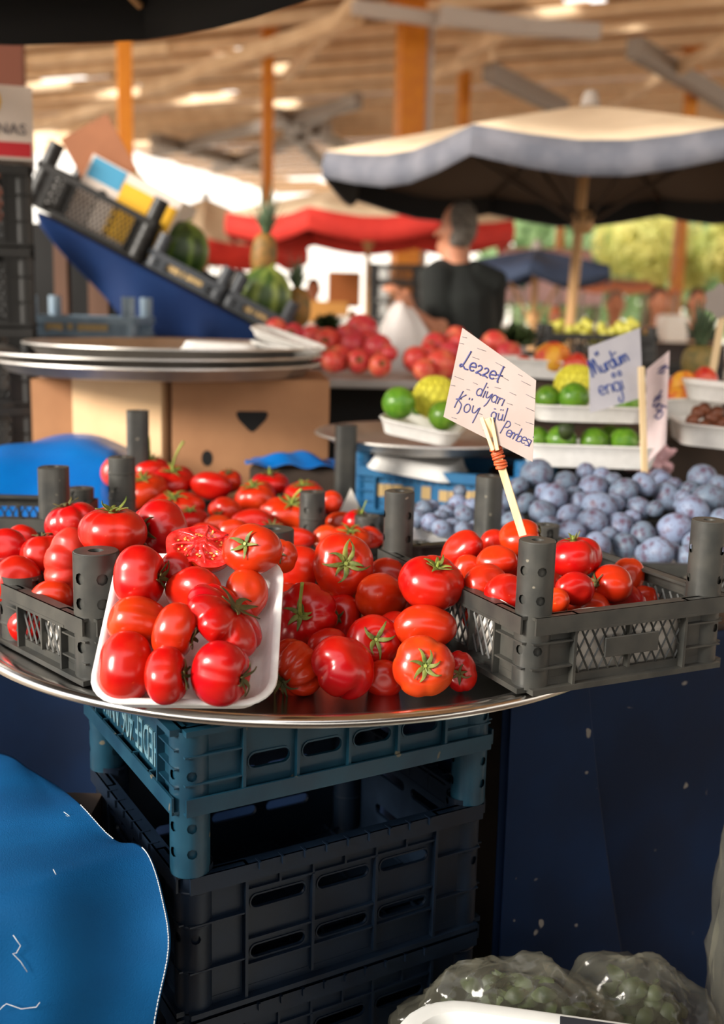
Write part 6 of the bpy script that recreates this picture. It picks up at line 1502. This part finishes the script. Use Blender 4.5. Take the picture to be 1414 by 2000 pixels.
stall('far stall with pale cloth behind the white carrier bag', 640, 632, 11.0, 150, .8, M_LIGHT)
stall('far stall with grey cloth behind the wooden parasol pole', 1070, 640, 11.5, 190, .8, M_GREYC)
stall('far stall with dark cloth beneath the terracotta awning', 1290, 668, 8.6, 260, .8, mat('cloth_dark', rgb(46, 40, 40), .9))
stall('dim stall with blue cloth behind the tall pineapple', 455, 610, 10.3, 160, .8, mat('cloth_blue', rgb(60, 84, 130), .9))
def carton_at(label, px, py, Y, wpx, hpx, m, d=.3, name='carton'):
    p = PY(px, py, Y); s = mpp(p); b = MB(); b.box((0, d/2, 0), (wpx*s, d, hpx*s)); b.box((0, -.002, hpx*s*.3), (wpx*s*.3, .004, hpx*s*.12)); b.box((0, d/2, hpx*s*.5+.006), (wpx*s*.99, d*.45, .01))
    o = b.build(name, m, None, Matrix.Translation(p), bevel=.004, smooth=False); return tag(o, label, 'box')
carton_at('brown carton on the far stall near the red-valanced parasol pole', 672, 566, 11.1, 64, 66, mat('carton_brown', rgb(150, 84, 34), .8))
carton_at('ochre carton lower on the far stall near the parasol pole', 640, 610, 11.05, 80, 40, mat('carton_ochre', rgb(196, 140, 70), .8))
carton_at('white foam box on the far stall by the parasol pole', 668, 640, 10.6, 72, 40, M_WHITE, name='foam_box')
carton_at('pale board box beside the person in yellow-green', 1322, 646, 8.7, 44, 56, M_WHITE, name='foam_box')
for k, (x, y, lab) in enumerate([(768, 640, 'lowest black crate of the pile behind the white carrier bag'), (768, 604, 'second black crate up in the pile behind the white carrier bag'), (768, 568, 'third black crate up in the pile behind the carrier bag'), (768, 532, 'topmost black crate of the pile behind the carrier bag')]):
    p = PY(x-44, y+17, 8.6); q = PY(x+56, y+17, 8.6); z_ = p.z if k else p.z
    crate(lab, on((p.x, 8.6), (1, 0), p.z), q.x-p.x, .35, 34*mpp(p), M_BLACKC, 'mesh', post_r=.02, post_h=.003, holes=False)
p = PY(768, 660, 8.6); stall('low dark stand under the black crate pile', 768, 660, 8.55, 120, .5, mat('cloth_dark', rgb(46, 40, 40), .9))
p = PY(830, 560, 8.8); carton_at('blue crate-like box just behind the black shirt sleeve', 838, 556, 8.7, 34, 60, M_TARPD, name='blue_box')
# grapes and greens on the row behind the plums
q = PY(1170, 690, 4.02)
crate('black crate of yellow grapes behind the plum sign', on((q.x-.20, 4.02), (1, -.04), q.z-.03), .40, .26, .10, M_BLACKC, 'mesh', post_r=.018, post_h=.03, holes=False)
b = MB(); rnd = random.Random(5)
GM = MB().ball((0, 0, 0), (1, 1, 1.15), 10, 7).mesh('grape', mat('grape_skin', rgb(176, 170, 66), .35), True, 180)
for k in range(44):
    g = bpy.data.objects.new('grape', GM); COL.objects.link(g); u, v = rnd.random(), rnd.random()
    g.matrix_world = Matrix.Translation((q.x-.16+.32*u, 4.06+.18*v, q.z+.065+.03*math.sin(u*9)*math.sin(v*5)+.02*rnd.random())) @ Matrix.Scale(.019, 4); tag(g, 'yellow-green grape in the black crate behind the plum sign', 'grape', 'grapes in the black crate')
b = MB(); b.box((q.x, 4.17, (q.z-.034)/2), (.9, .36, q.z-.036)); tag(b.build('plinth', M_DARK, None, None, smooth=False), 'dark base under the crate of yellow grapes', 'plinth')
def leafy(label, px, py, Y, r, seed, m=M_LEAF, n=140, kind='bunch'):
    p = PY(px, py, Y); rnd = random.Random(seed); b = MB()
    for k in range(n):
        d = Vector((rnd.gauss(0, 1), rnd.gauss(0, 1), abs(rnd.gauss(0, 1))+.1)).normalized(); s = d.orthogonal().normalized(); s = (Matrix.Rotation(rnd.uniform(0, 6), 3, d) @ s); L2 = r*rnd.uniform(.7, 1.1); rows = []
        for i in range(5):
            u = i/4; c = d*L2*u+Vector((0, 0, -.15*r*u*u)); w_ = r*.17*math.sin(PI*(.05+.92*u)); rows.append([c-s*w_, c+d.cross(s)*.02*r, c+s*w_])
        b.grid(rows)
    o = b.build('leafy_greens', m, None, Matrix.Translation(p), angle=180); return tag(o, label, 'greens')
leafy('bunch of dark leafy greens behind the seller-side pomegranates', 1005, 668, 3.85, .085, 1)
leafy('spray of greens beneath the dim pineapple', 640, 640, 4.3, .07, 2)
crate('dark crate under the bunch of leafy greens', on((PY(1005, 690, 3.8).x-.09, 3.8), (1, 0), BZ+.012), .18, .2, .05, M_BLACKC, 'mesh', post_r=.014, post_h=.01, holes=False)
# stick with dark round sign at the frame edge
base = PY(1388, 745, 2.85); tip = PY(1412, 610, 2.85); sg = empty('price_sign', 'dark grey scalloped sign on a wooden stick at the frame edge', 'sign', base); inv = Matrix.Translation(-base)
b = MB(); stick(b, tip, base, .018, .007, Vector((0, -1, 0))); o = b.build('stick', M_STICK, sg, None, smooth=False); o.matrix_local = inv
cs = PY(1412, 588, 2.84); b = MB(); b.prism([(.046*(1+.10*math.cos(7*2*PI*k/42))*math.cos(2*PI*k/42), .042*(1+.10*math.cos(7*2*PI*k/42))*math.sin(2*PI*k/42)) for k in range(42)], -.002, .002, Matrix.Translation(cs) @ Matrix.Rotation(PI/2, 4, 'X')); o = b.build('card', mat('sign_grey', rgb(150, 140, 132), .7), sg, None, smooth=False); o.matrix_local = inv
# ------------------------------------------------------------------ trees beyond the hall
def tree(label, px, py, Y, r, seed, m, n=2600):
    p = PY(px, py, Y); rnd = random.Random(seed); root = empty('tree', label, 'tree', (p.x, p.y, 0)); b = MB(); blobs = [(Vector((rnd.gauss(0, .45), rnd.gauss(0, .4), rnd.gauss(0, .38)))*r, r*rnd.uniform(.35, .6)) for _ in range(9)]
    for k in range(n):
        c, br = blobs[rnd.randrange(9)]; d = Vector((rnd.gauss(0, 1), rnd.gauss(0, 1), rnd.gauss(0, 1))).normalized(); o = c+d*br*rnd.uniform(.6, 1)+Vector((0, 0, p.z)); s = d.orthogonal().normalized(); t = d.cross(s); q = r*.12
        a = rnd.uniform(0, 6); s, t = s*math.cos(a)+t*math.sin(a), t*math.cos(a)-s*math.sin(a); t = (t+d*.4).normalized()
        b.add([o-s*q*.5, o+t*q, o+s*q*.5, o-t*q*.9], [(0, 1, 2, 3)])
    b.build('crown', m, root, None, angle=180)
    b = MB(); b.tube([(0, 0, 0), (.05, 0, p.z*.6), (0, 0, p.z)], [r*.09, r*.07, r*.05], 8)
    for c, br in blobs[:5]: b.tube([(0, 0, p.z*.75), tuple(c+Vector((0, 0, p.z)))], [r*.04, r*.02], 5)
    b.build('trunk', M_BARK, root, None)
G_ = 'trees beyond the hall'
tree('sunlit yellow-green tree beyond the hall, beside the farther orange column', 1275, 480, 30, 1.7, 1, M_TREE); tree('sunlit yellow-green tree at the frame edge beyond the hall', 1450, 470, 28, 1.5, 2, M_TREE)
tree('muted green tree beyond the hall, next to the wooden parasol pole', 1160, 510, 34, 2.0, 3, M_TREEG); tree('muted green tree beyond the hall, above the dark blue parasol', 1010, 500, 39, 2.2, 4, M_TREEG); tree('dull green tree far behind, low under the beige parasol', 1350, 570, 42, 2.8, 5, M_TREEG)
tree('dull green tree far off at the frame edge, under the yellow ones', 1520, 540, 46, 2.4, 6, M_TREEG)
parasol('unseen black parasol over the aisle, added to block sky light', (1.25, -0.75), 1.55, 2.12, 2.5, 8, M_CANVD, M_CANVD, 0.12, rot=PI/8, pole_m=mat('pole_dark', rgb(40, 30, 24), .6))  # added out of view to darken the lower foreground
# unseen counters round the aisle, added to block light from the lower foreground
for nm, c, d, lab in ((0, (0, -1.35, .5), (4.4, .7, 1.0), 'unseen dark counter behind the viewpoint, added to block light'), (1, (1.75, -.1, .5), (.7, 1.7, 1.0), 'unseen dark counter beyond the greens sack, added to block light'), (2, (-2.1, -.2, .54), (.7, 1.5, 1.06), 'unseen dark counter on the banana box side, added to block light')):
    b = MB(); b.box(c, d); b.box((c[0], c[1], c[2]+d[2]/2+.01), (d[0]+.05, d[1]+.05, .03)); tag(b.build('counter', M_TABLE, None, None, smooth=False), lab, 'counter')
# ------------------------------------------------------------------ daylight
w = bpy.data.worlds.new('sky'); scene.world = w; w.use_nodes = True
nt = w.node_tree; bg = nt.nodes['Background']
tc = nt.nodes.new('ShaderNodeTexCoord'); sep = nt.nodes.new('ShaderNodeSeparateXYZ'); rp = nt.nodes.new('ShaderNodeValToRGB')
nt.links.new(tc.outputs['Generated'], sep.inputs['Vector']); nt.links.new(sep.outputs['Z'], rp.inputs['Fac'])
rp.color_ramp.elements[0].position = 0.0; rp.color_ramp.elements[0].color = (1.0, 0.90, 0.76, 1)
rp.color_ramp.elements[1].position = 0.6; rp.color_ramp.elements[1].color = (0.95, 0.96, 1.0, 1)
nt.links.new(rp.outputs['Color'], bg.inputs['Color']); bg.inputs['Strength'].default_value = 1.35
sd = bpy.data.lights.new('sun', 'SUN'); sd.energy = 4.4; sd.angle = math.radians(18); sd.color = (1.0, 0.93, 0.83)
so = bpy.data.objects.new('sun', sd); COL.objects.link(so)
sdir = Vector((0.80, 0.50, -0.38)).normalized()      # the way the light travels
so.rotation_euler = sdir.to_track_quat('-Z', 'Y').to_euler()
vs = scene.view_settings; vs.view_transform = 'Standard'; vs.look = 'None'; vs.exposure = 0.75; vs.gamma = 1.0; vs.use_curve_mapping = False
scene.cycles.use_denoising = True
scene.cycles.max_bounces = 8; scene.cycles.transparent_max_bounces = 16
